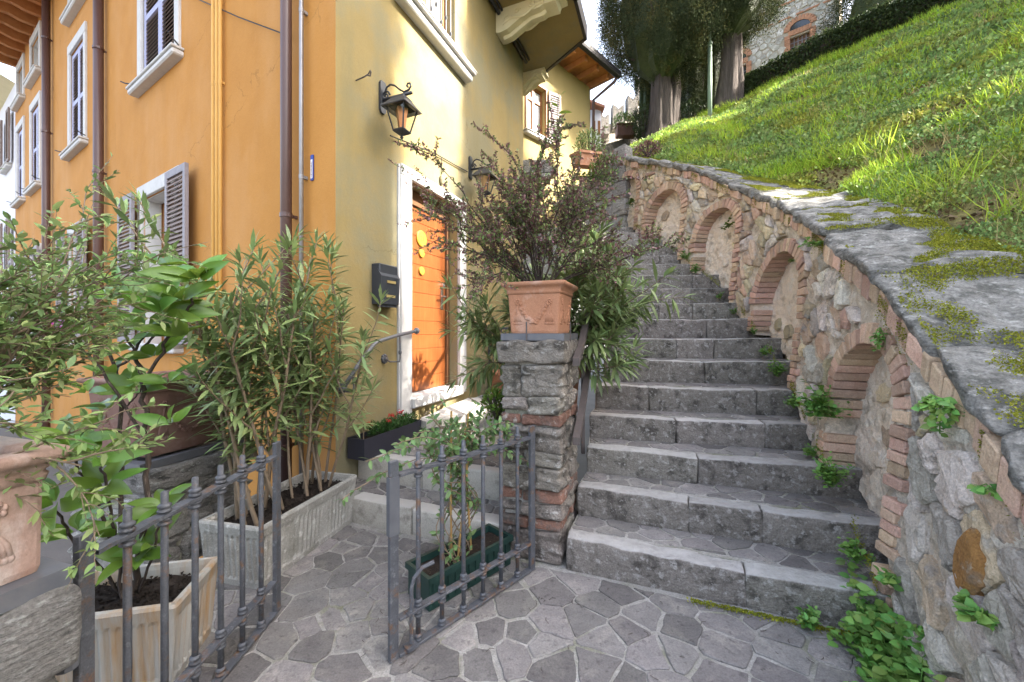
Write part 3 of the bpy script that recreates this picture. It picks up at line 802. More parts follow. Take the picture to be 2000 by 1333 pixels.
# the ochre stone low on the right
poly = [(1.86+.075*math.cos(t)*q, .60+.12*math.sin(t)*q2) for t, q, q2 in zip(np.linspace(0, 6.283, 9, endpoint=False), (1, .95, 1.0, .95, 1, 1.0, .9, 1.0, .95), (1, .95, 1, 1.0, .95, 1, .95, 1, 1.0))]
mat('ochre_stone', (.40, .21, .07), (.32, .16, .055), 14, .95, 1.0, 28, .04, c3=(.26, .19, .13), s3=9, t3=(.5, .66), c4=(.45, .36, .26), s4=20, t4=(.58, .68), grain=.25)
tag(mk('stone', slab(poly, .040, .09, .022, lambda x, y, z: wallp(x, y, -z), .03), 'ochre_stone', rw), 'ochre yellow stone')
# coping slabs
random.seed(44)
s = .9; ncap = 0; CAPCUT = []
while s < SEND-.05:
    wd = random.uniform(.38, .62); e = min(s+wd, SEND); dz = random.uniform(-.020, .016); CAPCUT.append(s)
    o = random.uniform(-.015, .01); back = random.uniform(.57, .63)
    V, F = rbox((s+.007, -.045+o, -.085), (e-.007, back, 0), .030, (max(6, int(wd/.04)), 14, 3), .034, ncap+3, 8.5)
    mapped('cap_stone', (V, F), 'cap_stone', lambda x, y, z, dz=dz: (lambda p, q: (q[0], q[1], p+z+dz))(cap_at(x), wallp(x, max(cap_at(x), 0), y)), rw, True)
    s = e; ncap += 1

# ---- hill
HB = [(-6, (1.6, -7, .0)), (-2, (1.3, -2.2, .1)), (-.5, (1.35, -.7, .3))]
for s in np.linspace(0, SEND, 35):
    p = wallp(s, cap_at(s), .55); HB.append((s, (p[0], p[1], cap_at(s)-.05)))
HB += [(9.2, (2.2, 8.7, 5.0)), (10.2, (2.7, 9.9, 5.5)), (11.2, (3.0, 10.9, 5.9)), (12.5, (3.0, 12.5, 6.2)), (15, (3.2, 15, 7.0))]
HT = [(-6, (10.8, -8, 7.0)), (-2, (10.8, -4, 7.1)), (0, (10.6, -1.5, 7.2)), (1.7, (10.3, 1.8, 7.3)), (3, (9.9, 4.6, 7.55)), (4, (9.4, 7, 7.75)), (4.8, (8.6, 8.6, 7.9)),
      (5.5, (7.8, 9.6, 7.95)), (6.2, (6.7, 10.9, 7.8)), (7, (5.7, 11.2, 7.4)), (8, (4.3, 11.3, 6.95)), (8.6, (3.7, 11.4, 6.65)), (10.2, (3.4, 11.6, 6.45)), (15, (3.6, 15.5, 7.2))]
hbs = np.array([a for a, _ in HB]); hbp = np.array([b for _, b in HB]); hts = np.array([a for a, _ in HT]); htp = np.array([b for _, b in HT])
def hill_p(s, u):
    b = np.array([np.interp(s, hbs, hbp[:, k]) for k in range(3)]); t = np.array([np.interp(s, hts, htp[:, k]) for k in range(3)])
    p = b+(t-b)*u
    z = p[2]+.10*noise.noise(Vector((p[0]*.9, p[1]*.9, 1)))*min(1, u*6)+.06*noise.noise(Vector((p[0]*2.3, p[1]*2.3, 5)))*min(1, u*8+.1)
    z += .28*math.sin(math.pi*min(1, u))*(.4 if s < 6 else .2)
    return (p[0], p[1], z)
SS = np.concatenate([np.linspace(-6, -.5, 8), np.linspace(0, 9, 91), np.linspace(9.2, 15, 12)]); UU = np.r_[np.linspace(-.03, 1, 56), 1.04, 1.3, 3.2]
HV = np.zeros((len(SS), len(UU), 3))
for i, s in enumerate(SS):
    for j, u in enumerate(UU):
        if u <= 1: HV[i, j] = hill_p(s, max(u, 0)); 
        if u < 0: HV[i, j, 2] -= .12
        if u > 1:
            a = np.array(hill_p(s, .9)); b = np.array(hill_p(s, 1.0)); d = (b-a); d[2] = 0; d /= np.linalg.norm(d)+1e-9
            HV[i, j] = b+d*((u-1)*14)+np.array((0, 0, .45*(u-1)))
idx = np.arange(len(SS)*len(UU)).reshape(len(SS), len(UU))
Fh = np.stack([idx[:-1, :-1], idx[1:, :-1], idx[1:, 1:], idx[:-1, 1:]], -1).reshape(-1, 4)
hill = struct('hill', (HV.reshape(-1, 3), Fh), 'hill_earth', None, True)
HI = HV[:, 1:56]          # the visible slope as a lookup grid
def hill_at(s, u):
    i = np.clip(np.searchsorted(SS, s)-1, 0, len(SS)-2); f = (s-SS[i])/(SS[i+1]-SS[i]); uu = UU[1:56]
    j = np.clip(np.searchsorted(uu, u)-1, 0, len(uu)-2); g_ = (u-uu[j])/(uu[j+1]-uu[j]); f = f[:, None]; g_ = g_[:, None]
    return HI[i, j]*(1-f)*(1-g_)+HI[i+1, j]*f*(1-g_)+HI[i, j+1]*(1-f)*g_+HI[i+1, j+1]*f*g_
# the lane that the steps reach behind the yellow house
g = G(); g.prism([(.1, 7.3), (1.3, 7.2), (1.9, 7.6), (2.2, 8.6), (2.7, 9.9), (3.0, 11.0), (2.3, 11.2), (.0, 9.0)], 2.4, 3.25)
struct('lane', g, 'mortar')
# ================================================================ HOUSES
def panel(X, s0, s1, h0, h1, ops, thick=.22, back=True):
    """front sheet with openings and their reveals; X maps (s, d, h)"""
    g = G(); xs = sorted({s0, s1, *[o[0] for o in ops], *[o[1] for o in ops]}); hs = sorted({h0, h1, *[o[2] for o in ops], *[o[3] for o in ops]})
    for a, b in zip(xs, xs[1:]):
        for c, d in zip(hs, hs[1:]):
            m, n = (a+b)/2, (c+d)/2
            if any(o[0] < m < o[1] and o[2] < n < o[3] for o in ops): continue
            g.add([(a, 0, c), (b, 0, c), (b, 0, d), (a, 0, d)], [(0, 1, 2, 3)], X)
            if back: g.add([(a, -thick, c), (b, -thick, c), (b, -thick, d), (a, -thick, d)], [(3, 2, 1, 0)], X)
    for o in ops:
        a, b, c, d = o[:4]
        for q in ([(a, 0, c), (a, 0, d), (a, -thick, d), (a, -thick, c)], [(b, 0, c), (b, -thick, c), (b, -thick, d), (b, 0, d)],
                  [(a, 0, d), (b, 0, d), (b, -thick, d), (a, -thick, d)], [(a, 0, c), (a, -thick, c), (b, -thick, c), (b, 0, c)]):
            g.add(q, [(0, 1, 2, 3)], X)
    return g
def shutter(X, w_, H, m, edge, parent, detail=True, cross=True, tail=False):
    """a louvred leaf; local x = width, y = outwards, z = up"""
    g = G(); st = .06
    for a, b in ((0, st), (w_-st, w_)): g.box((a, -.02, 0), (b, .02, H), X, .004)
    rails = [0, H-.08]+([H*.47] if cross else [])
    for r in rails: g.box((st-.002, -.017, r), (w_-st+.002, .017, r+.08), X)
    o = mk('shutter', g, edge, parent)
    spans = [(rails[0]+.08, rails[2]), (rails[2]+.08, rails[1])] if cross else [(.08, H-.08)]
    pitch = .050; sl = []
    for a, b in spans:
        n = max(1, int((b-a)/pitch))
        for i in range(n): sl.append(a+(i+.5)*(b-a)/n)
    if detail:
        V, F = cbox((st-.003, -.004, -.034), (w_-st+.003, .004, .034), 0); me = mesh_of('slat', V, F, m)
        for z in sl: put('slat', me, X @ Matrix.Translation((0, 0, z)) @ Matrix.Rotation(R(27), 4, 'X'), o)
    else:
        g = G(); V, F = cbox((st-.003, -.004, -.034), (w_-st+.003, .004, .034), 0)
        for z in sl: g.add(V, F, X @ Matrix.Translation((0, 0, z)) @ Matrix.Rotation(R(27), 4, 'X'))
        mk('slat_panel', g, m, o, kind='stuff')
    return o
def casement(X, a, b, c, d, parent, rec=.14, wood='window_wood', curtain=True, transom=True):
    g = G(); f = .06; y0, y1 = -rec-.05, -rec
    g.box((a, y0, c), (a+f, y1, d), X, .005); g.box((b-f, y0, c), (b, y1, d), X, .005)
    g.box((a+f, y0+.002, c), (b-f, y1-.002, c+f), X, .005); g.box((a+f, y0+.002, d-f), (b-f, y1-.002, d), X, .005)
    m = (a+b)/2; g.box((m-.045, y0-.001, c+f), (m+.045, y1+.008, d-f), X, .005)
    if transom: g.box((a+f, y0-.002, c+(d-c)*.70), (b-f, y1+.004, c+(d-c)*.70+.09), X, .005)
    o = mk('window', g, wood, parent)
    for p, q in ((a+f, m-.045), (m+.045, b-f)):
        gg = G(); gg.box((p, -rec-.035, c+f), (q, -rec-.028, d-f), X); mk('pane', gg, 'glass', o)
        if curtain:
            gg = G(); n = 8
            for i in range(n):
                x0, x1 = p+(q-p)*i/n, p+(q-p)*(i+1)/n; yy = -rec-.012-.0*(i % 2)
                gg.box((x0+.002, -rec-.0275, c+f+.02), (x1-(.012 if i % 2 else .002), -rec-.0265, d-f-.02), X)
            if random.random() < .9: mk('curtain', gg, 'curtain', o)
    return o
def surround(X, a, b, c, d, parent, m='white_stone', w_=.13, out=.03, top=True):
    g = G()
    g.box((a-w_, -.02, c), (a, out, d), X, .006); g.box((b, -.02, c), (b+w_, out, d), X, .006)
    if top: g.box((a-w_, -.02, d+.001), (b+w_, out+.003, d+.17), X, .006)
    if top: g.box((a-.002, -.19, c), (a+.012, -.021, d), X); g.box((b-.012, -.19, c), (b+.002, -.021, d), X); g.box((a+.012, -.19, d-.012), (b-.012, -.021, d-.001), X)
    return mk('surround', g, m, parent)
def sill(X, a, b, h, parent, m='white_stone', out=.11, th=.10):
    h += .005
    g = G(); g.box((a, -.05, h-th), (b, out, h-.03), X, .02); g.box((a-.015, -.05, h-.031), (b+.015, out+.015, h), X, .008)
    return mk('sill', g, m, parent)
HC = Vector((-1.362, 3.082, 0)); UO = Vector((-.8445, .5357, 0)); NO = Vector((-.5357, -.8445, 0))
UY = Vector((.3794, .9253, 0)); NY = Vector((.9253, -.3794, 0))
XO = frame(HC, UO, NO); XY = frame(HC, UY, NY)
# ---- orange house
oh = thing('orange_house', 'tall orange rendered townhouse with louvred shutters and brown downpipes on the left', 'house', HC)
COLS = [(3.1, 4.25), (7.1, 8.05), (10.75, 11.65), (12.65, 13.45)]
ops = []
for i, (a, b) in enumerate(COLS): ops += [(a, b, 1.2, 3.13), (a, b, 4.64, 6.48), (a, b, 7.15, 8.02)]
OEND = 13.85
g = panel(XO, .0, OEND, -1.2, 8.45, ops, .22, False)
mk('wall', g, 'orange_plaster', oh)
g = G(); g.box((.4, -.45, -1.15), (OEND-.2, -.35, 8.3), XO); mk('inner_wall', g, 'dark_inside', oh)
random.seed(3)
for i, (a, b) in enumerate(COLS):
    near = i < 1; w2 = (b-a)/2
    # ground floor: open shutters
    casement(XO, a, b, 1.2, 3.13, oh, .20); surround(XO, a, b, 1.2, 3.13, oh); sill(XO, a-.2, b+.2, 1.2, oh)
    g = G()
    shutter(XO @ Matrix.Translation((a-w2-.01, .10, 1.22)), w2, 1.98, 'brown_shutter_paint', 'shutter_edge_grey', oh, near, False)
    shutter(XO @ Matrix.Translation((b+.01, .10, 1.22)), w2, 1.98, 'brown_shutter_paint', 'shutter_edge_grey', oh, near, False)
    # first floor: closed blue shutters
    surround(XO, a, b, 4.64, 6.48, oh); sill(XO, a-.2, b+.2, 4.64, oh)
    shutter(XO @ Matrix.Translation((a+.004, -.03, 4.66)), w2-.006, 1.80, 'brown_shutter_paint', 'blue_shutter_paint', oh, i < 2, True)
    shutter(XO @ Matrix.Translation((a+w2+.002, -.03, 4.66)), w2-.006, 1.80, 'brown_shutter_paint', 'blue_shutter_paint', oh, i < 2, True)
    for sx, dr in ((a-.22, -1), (b+.22, 1)):
        g = G(); g.tube([XO @ Vector((sx-dr*.1, .02, 4.70)), XO @ Vector((sx, .12, 4.70)), XO @ Vector((sx+dr*.04, .16, 4.72))], .009, 5)
        mk('shutter_catch', g, 'lamp_iron', oh)
    # top floor: small windows
    casement(XO, a, b, 7.15, 8.02, oh, .20, 'shutter_edge_grey', True, False); surround(XO, a, b, 7.15, 8.02, oh, 'white_stone', .12, .03, True); sill(XO, a-.18, b+.18, 7.15, oh)
def downpipe(X, s, r, h0, h1, parent, m='brown_pipe', d=.09, name='downpipe', step=1.9, off=.8):
    g = G(); g.tube([X @ Vector((s, d, h0)), X @ Vector((s, d, h1))], r, 12); o = mk(name, g, m, parent, True)
    h = h0+off
    while h < h1:
        g = G(); g.tube([X @ Vector((s, d, h)), X @ Vector((s, d, h+.035))], r*1.13, 12); g.box((s-.012, -.01, h+.006), (s+.012, d, h+.03), X); h += step
        mk('pipe_clip', g, m, o)
    return o
downpipe(XO, .535, .043, -1.1, 8.3, oh, off=1.5); downpipe(XO, 5.88, .062, -1.1, 8.3, oh, off=1.1); downpipe(XO, 9.55, .062, -1.1, 8.3, oh)
mat('orange_painted_pipe', (.60, .34, .09), (.55, .30, .075), 6, .6, .1, 60, .002)
for s_, r_ in ((1.87, .017), (1.945, .02), (2.03, .02)): downpipe(XO, s_, r_, -1.1, 8.4, oh, 'orange_painted_pipe', .035, 'painted_pipe', 2.6, 2.0+s_*.2)
downpipe(XO, .383, .017, -1.1, 8.4, oh, 'grey_pipe', .05, 'conduit', 1.35, 1.0)
g = G(); g.tube([XO @ Vector((2.9, .02, 5.32)), XO @ Vector((2.46, .02, 5.01)), XO @ Vector((1.5, .03, 4.40)), XO @ Vector((.575, .05, 3.84))], .006, 4); mk('cable', g, 'black_trim', oh)
# eaves with carved rafter ends
g = G(); g.box((-.3, -.2, 8.452), (OEND, 1.0, 8.50), XO); mk('eaves_boarding', g, 'rafter_wood', oh)
g = G(); prof = [(-.1, 8.23), (.25, 8.22), (.42, 8.26), (.55, 8.235), (.70, 8.31), (.86, 8.34), (.95, 8.42), (.95, 8.451), (-.1, 8.451)]
rv = [(0, y, h) for y, h in prof]+[(.11, y, h) for y, h in prof]; n = len(prof)
rf = [tuple(range(n))[::-1], tuple(range(n, 2*n))]+[(i, (i+1) % n, (i+1) % n+n, i+n) for i in range(n)]
rme = mesh_of('rafter', rv, rf, 'rafter_wood')
for k in range(27): put('rafter', rme, XO @ Matrix.Translation((.3+k*.51, 0, 0)), oh)
g = G()
g.tube([XO @ Vector((-.3, 1.07, 8.46)), XO @ Vector((OEND, 1.07, 8.46))], .075, 10); mk('gutter', g, 'black_trim', oh, True)
g = G(); g.add([(-.3, 1.12, 8.51), (OEND, 1.12, 8.51), (OEND, -3, 9.9), (-.3, -3, 9.9)], [(0, 1, 2, 3)], XO); mk('roof', g, 'roof_tile', oh)
g = G(); g.box((3.0, -.01, -.46), (3.9, .10, -.36), XO, .01); mk('basement_sill', g, 'white_stone', oh)
# small blue and white nameplate by the conduit
sg = thing('street_sign', 'tiny upright blue and white sticker plate on the orange wall beside the grey conduit', 'sign', XO @ Vector((.30, .0, 2.6)))
g = G(); g.box((.283, .004, 2.585), (.317, .012, 2.79), XO); mk('plate', g, 'sign_blue', sg)
g = G(); g.box((.287, .0125, 2.60), (.313, .0140, 2.752), XO); mk('white_field', g, 'sign_white', sg)
g = G(); rr = random.Random(4); h = 2.607
while h < 2.735:
    q = rr.uniform(.006, .011); g.box((.291, .0142, h), (.291+rr.uniform(.008, .017), .0150, h+q*.45), XO); h += q
mk('small_print', g, 'ink', sg)
# magenta flowers on the second window's sill
fb = thing('flower_pot', 'pot of magenta flowers on the sill of the far open shuttered window', 'flower pot', XO @ Vector((7.6, .03, 1.2)))
X = frame(XO @ Vector((7.6, .02, 1.2)), UO, NO)
g = G(); g.lathe([(.07, 0), (.09, .12), (.1, .14), (.085, .14)], 12, X); mk('pot', g, 'terracotta_dark', fb)
tv, tf = small_leaf(.8, .2)
n = 260; p = np.array(X.translation)+np.array((0, 0, .26))+RNG.normal(size=(n, 3))*np.array((.15, .10, .05))
mk('petals', scatter(tv, tf, p, rdir(n), RNG.uniform(.03, .05, n)), 'petal_magenta', fb)
n = 200; p = np.array(X.translation)+np.array((0, 0, .19))+RNG.normal(size=(n, 3))*np.array((.13, .08, .06))
mk('foliage', scatter(tv, tf, p, rdir(n), RNG.uniform(.04, .07, n)), 'foliage_box', fb, kind='stuff')
# ---- pale house farther down the street
ph = thing('pale_house', 'pale lilac house with dark shutters beyond the orange one', 'house', XO @ Vector((OEND, 0, 0)))
pops = [(14.5, 15.3, 5.9, 7.3), (14.5, 15.3, 2.9, 4.4), (17.0, 17.8, 5.9, 7.3), (17.0, 17.8, 2.9, 4.4)]
mk('wall', panel(XO, OEND+.02, 26, -1.2, 7.9, pops), 'pale_plaster', ph)
g = G(); g.box((OEND+.1, -.45, -1.15), (25.8, -.35, 7.8), XO); mk('inner_wall', g, 'dark_inside', ph)
for (a, b, c, d) in pops:
    casement(XO, a, b, c, d, ph, .12, 'shutter_edge_grey'); sill(XO, a-.15, b+.15, c, ph)
    shutter(XO @ Matrix.Translation((a-.42, .08, c)), .41, d-c, 'brown_shutter_paint', 'brown_shutter_paint', ph, False, False)
    shutter(XO @ Matrix.Translation((b+.01, .08, c)), .41, d-c, 'brown_shutter_paint', 'brown_shutter_paint', ph, False, False)
g = G(); g.add([(OEND+.02, .0, 7.9), (26, 0, 7.9), (26, .9, 8.3), (OEND+.02, .9, 8.3)], [(0, 1, 2, 3)], XO); mk('cove', g, 'cream_moulding', ph)
# ---- yellow house
yh = thing('yellow_house', 'yellow rendered house with an orange plank door and a bracketed balcony above the steps', 'house', HC)
def sY(z): return (z-3.082)*1.0808
YE = sY(6.87)
DOOR = (.924, 1.874, .704, 2.85); WIN = (.90, 1.80, 4.57, 6.2)
mk('wall', panel(XY, 0.0, YE, -1.2, 9.0, [DOOR, WIN], .22, False), 'yellow_plaster', yh)
g = G(); g.add([(YE, 0, -1.2), (YE, -5, -1.2), (YE, -5, 9), (YE, 0, 9)], [(0, 1, 2, 3)], XY); mk('end_wall', g, 'yellow_plaster', yh)
g = G(); g.box((.6, -.9, -1.1), (YE-.3, -.8, 8.9), XY); mk('inner_wall', g, 'dark_inside', yh)
g = G(); g.add([(-.3, .3, 9.05), (YE+.3, .3, 9.05), (YE+.3, -5, 10.8), (-.3, -5, 10.8)], [(0, 1, 2, 3)], XY); mk('roof', g, 'roof_tile', yh)
a, b, c, d = DOOR
g = G(); g.box((a-.165, -.02, .50), (a, .035, d), XY, .006); g.box((b, -.02, .62), (b+.15, .035, d), XY, .006)
g.box((a-.165, -.02, d+.002), (b+.15, .038, d+.105), XY, .006); mk('door_surround', g, 'white_stone', yh)
g = G(); g.box((a-.19, -.01, .20), (a-.166, .02, d+.09), XY); mk('surround_edge_strip', g, 'grey_trim_stone', yh)  # thin grey strip along the left edge of the door surround
g = G(); g.box((a-.02, -.21, c-.10), (b+.03, .07, c+.007), XY, .012); mk('door_sill', g, 'white_stone', yh)
# door: frame, planks, handle
g = G(); y0, y1 = -.20, -.115; f = .06
g.box((a+.004, y0, c+.002), (a+.03, y1, d-.004), XY, .004); g.box((b-f, y0, c+.002), (b-.004, y1, d-.004), XY, .004); g.box((a+.03, y0+.001, d-.16), (b-f, y1-.001, d-.004), XY, .004)
dr = mk('door', g, 'door_frame_wood', yh)
pa, pb = a+.034, b-f-.004; ph_ = (d-.165-c-.01)/13
for k in range(13):
    g = G(); z0 = c+.012+k*ph_
    g.box((pa, -.165, z0+.0022), (pb, -.142, z0+ph_), XY, .003); mk('plank', g, 'door_wood', dr)
g = G(); g.box((pa, -.175, c+.006), (pb, -.1655, d-.165), XY); mk('backing_board', g, 'terracotta_warm', dr)
g = G(); g.box((pb-.10, -.142, 1.62), (pb-.05, -.132, 1.86), XY, .003)
g.tube([XY @ Vector((pb-.075, -.14, 1.77)), XY @ Vector((pb-.075, -.085, 1.77)), XY @ Vector((pb-.17, -.08, 1.77))], .011, 7)
g.lathe([(.0, 0), (.03, 0), (.03, .035), (.0, .04)], 12, XY @ Matrix.Translation((pb-.075, -.142, 1.90)) @ Matrix.Rotation(R(-90), 4, 'X')); mk('handle', g, 'steel', dr)
def disc(s, h, r, txt=None):
    X = XY @ Matrix.Translation((s, -.142, h)) @ Matrix.Rotation(R(-90), 4, 'X')
    g = G(); g.lathe([(r*1.0, 0), (r, .012), (r*.9, .02), (r*.3, .022)], 20, X); o = mk('number_plate', g, 'ceramic_yellow', yh, False)
    if txt:
        cu = bpy.data.curves.new('number_text', 'FONT'); cu.body = txt; cu.size = r*.85; cu.align_x = 'CENTER'; cu.align_y = 'CENTER'; cu.extrude = .001
        tmp = bpy.data.objects.new('number_text', cu); tme = bpy.data.meshes.new_from_object(tmp); bpy.data.objects.remove(tmp); tme.materials.clear(); tme.materials.append(M['ink'])
        put('number_text', tme, frame(XY @ Vector((s, -.118, h)), UY, Vector((0, 0, 1)), NY), o)
mid_ = pa+(pb-pa)*.42
disc(mid_, 2.37, .088, '21'); disc(mid_, 2.21, .045, None); disc(mid_, 2.02, .045, None)
# barred window
a, b, c, d = WIN
casement(XY, a, b, c, d, yh, .13, 'window_wood', True, False)
g = G(); g.box((a-.23, -.05, c-.115), (b+.27, .10, c-.035), XY, .012); g.box((a-.25, -.05, c-.034), (b+.29, .14, c-.006), XY, .006); g.box((a-.25, -.05, c-.005), (b+.29, .15, c+.005), XY); mk('sill', g, 'white_stone', yh)
gr = G()
for h in (c+.12, c+.85, c+1.5): gr.box((a-.01, -.045, h), (b+.01, -.037, h+.028), XY)
gro = mk('window_grille', gr, 'lamp_iron', yh)
V, F = G().tube([(0, 0, 0), (0, 0, d-c-.04)], .008, 6).vf(); bar_me = mesh_of('bar', V, F, 'lamp_iron')
for k in range(9): put('bar', bar_me, XY @ Matrix.Translation((a+.05+k*(b-a-.1)/8, -.03, c+.02)), gro)
g = G()
for k in range(9):
    for h in ((.42,) if k % 2 else (.30,)): g.blob(XY @ Vector((a+.05+k*(b-a-.1)/8, -.03, c+h)), (.018, .018, .03))
mk('knuckle', g, 'lamp_iron', gro)
# cable, junction box and eye hook on the yellow wall
g = G(); pts = [(.47, .02, 3.02), (.9, .018, 3.03), (1.25, .018, 2.985), (1.7, .018, 2.97), (2.15, .02, 2.99)]
pts = [(sY(3.64), .03, 3.14), (sY(4.35), .018, 3.29), (sY(4.75), .018, 3.33), (sY(5.0), .018, 3.36)]
g.tube([XY @ Vector(p) for p in pts], .007, 5); g.tube([XY @ Vector((sY(4.45), .018, 3.30)), XY @ Vector((sY(4.46), .018, 3.10))], .005, 5); mk('cable', g, 'black_trim', yh)
g = G(); g.blob((0, 0, 0), (.035, .02, .06), XY @ Matrix.Translation((sY(4.46), .02, 3.05)), 8); mk('junction_box', g, 'yellow_plaster', yh)
g = G(); o_ = Vector((sY(3.278), 0, 3.42)); g.tube([XY @ (o_+Vector(p)) for p in ((0, 0, 0), (0, .09, .01), (.01, .12, .03), (0, .15, .045), (-.01, .165, .025), (0, .15, .0), (.0, .125, .012))], .006, 5); mk('eye_hook', g, 'brown_iron', yh)
# balcony: soffit slab, dark edge, carved brackets
SL = [(-.62, 5.05), (.28, 4.95), (.869, 5.645), (1.146, 6.384), (.428, 7.42), (.14, 7.75), (-.1, 7.3), (.19, 6.87)]
g = G(); g.prism(SL, 6.05, 6.24); bal = mk('balcony', g, 'yellow_plaster', yh)
def edge_band(pts, h0, h1, out, m, name, parent):
    g = G()
    for p, q in zip(pts, pts[1:]):
        p, q = Vector((*p, 0)), Vector((*q, 0)); d_ = (q-p); l = d_.length; d_.normalize(); n_ = Vector((d_.y, -d_.x, 0))
        g.box((-.02, .002, h0), (l+.03, out, h1), frame(p, d_, n_))
    return mk(name, g, m, parent)
edge_band(SL[1:6], 6.03, 6.26, .05, 'black_trim', 'edge_trim', bal)
prof = [(0, 5.52), (.06, 5.50), (.16, 5.53), (.30, 5.66), (.44, 5.78), (.60, 5.80), (.64, 5.84), (.80, 5.84), (.82, 5.95), (.90, 5.97), (.90, 6.048), (0, 6.048)]
prof0 = prof
for s_, kd, kh, od in ((sY(5.95), 1.12, .62, 0.0), (sY(7.30), .55, .5, -.22)):
    prof = [(y*kd+od, 6.048+(h-6.048)*kh) for y, h in prof0]
    g = G(); n = len(prof); V = [(s_-.13, y, h) for y, h in prof]+[(s_+.13, y, h) for y, h in prof]
    F = [tuple(range(n))[::-1], tuple(range(n, 2*n))]+[(i, (i+1) % n, (i+1) % n+n, i+n) for i in range(n)]
    g.add(V, F, XY)
    br = mk('bracket', g, 'cream_moulding', bal)
    g = G()
    for sd_ in (-.137, .137):
        pts = [(s_+sd_, od+(.10+.55*t)*kd, 6.048+(5.66+.20*t+.05*math.sin(t*9)-6.048)*kh) for t in np.linspace(0, 1, 12)]
        g.tube([XY @ Vector(p) for p in pts], .018, 5)
        for cx, cz, r0 in ((.16, 5.76, .07), (.5, 5.90, .06), (.30, 5.88, .05)):
            g.tube([XY @ Vector((s_+sd_, od+cx*kd+r0*(1-t/9)*math.cos(t), 6.048+(cz-6.048)*kh+r0*.8*(1-t/9)*math.sin(t))) for t in np.linspace(0, 7, 16)], .013, 5)
    g.tube([XY @ Vector((s_, y+.01, h-.008)) for y, h in prof[1:7]], .04, 6)
    mk('carving', g, 'cream_moulding', bal)
g = G(); g.tube([XY @ Vector((sY(5.15), .05, 5.99)), XY @ Vector((YE+.02, .05, 5.99))], .028, 8); g.tube([XY @ Vector((sY(5.15), .10, 6.02)), XY @ Vector((YE+.02, .10, 6.02))], .018, 8); mk('wall_pipe', g, 'black_trim', yh, True)
# ---- rear house
XR = frame((.23, 9.0, 0), Vector((.7117, .7025, 0)), Vector((.7025, -.7117, 0)))
rh = thing('rear_house', 'yellow house set back behind the balcony with one shuttered window', 'house', (.23, 9, 0))
RW = (.14, .80, 5.93, 7.12)
mk('wall', panel(XR, -1.5, 2.67, 2.5, 8.0, [RW], .2), 'rear_yellow_plaster', rh)
g = G(); g.box((-1.4, -.6, 2.6), (2.5, -.5, 7.9), XR); mk('inner_wall', g, 'dark_inside', rh)
g = G(); g.add([(2.67, 0, 2.5), (2.67, -5, 2.5), (2.67, -5, 8), (2.67, 0, 8)], [(0, 1, 2, 3)], XR); mk('end_wall', g, 'rear_yellow_plaster', rh)
casement(XR, *RW, rh, .10, 'window_wood'); sill(XR, RW[0]-.1, RW[1]+.12, RW[2], rh)
g = G(); a, b, c, d = RW
g.box((a-.05, -.02, c), (a, .03, d), XR); g.box((b, -.02, c), (b+.05, .03, d), XR); g.box((a-.05, -.02, d+.001), (b+.05, .03, d+.05), XR); mk('surround', g, 'window_wood', rh)
Xs = XR @ Matrix.Translation((b+.06, .05, c)) @ Matrix.Rotation(R(16), 4, 'Z')
shutter(Xs, .36, d-c, 'shutter_edge_grey', 'brown_shutter_paint', rh, True, True)
g = G(); g.box((-1.5, -.3, 8.13), (2.95, .62, 8.17), XR); mk('eaves_boarding', g, 'rafter_wood', rh)
rv2, rf2 = cbox((0, -.1, 7.98), (.10, .56, 8.128)); rme2 = mesh_of('rafter', rv2, rf2, 'rafter_wood')
for k in range(9): put('rafter', rme2, XR @ Matrix.Translation((-1.3+k*.49, 0, 0)), rh)
g = G(); g.tube([XR @ Vector((-1.5, .69, 8.13)), XR @ Vector((2.98, .69, 8.13))], .075, 10); g.box((-1.5, .5, 8.172), (3.0, .74, 8.25), XR); mk('gutter', g, 'black_trim', rh)
g = G(); g.add([(-1.5, .74, 8.26), (3.0, .74, 8.26), (3.0, -3, 9.4), (-1.5, -3, 9.4)], [(0, 1, 2, 3)], XR); mk('roof', g, 'roof_tile', rh)
g = G(); g.tube([XR @ Vector(p) for p in ((2.9, .69, 8.1), (2.88, .62, 7.98), (2.71, .08, 7.65), (2.71, .06, 5.0))], .04, 8); mk('downpipe', g, 'brown_pipe', rh, True)
# grey masonry block and planters by the top of the steps
gb = thing('stone_parapet', 'low grey stone parapet under the rear house at the head of the steps', 'wall', W(1045, 330, 7.9))
random.seed(8)
for k in range(3):
    for j in range(3):
        V, F = rbox((.0+j*.21+(k % 2)*.06, 0, 0+k*.13), (.20+j*.21+(k % 2)*.06, .25, .125+k*.13), .015, (3, 2, 2), .01, k*3+j, 7); X = Matrix.Translation(W(1015, 350, 7.9))
        mk('stone', ([X @ Vector(v) for v in V], F), 'pillar_stone', gb, True)
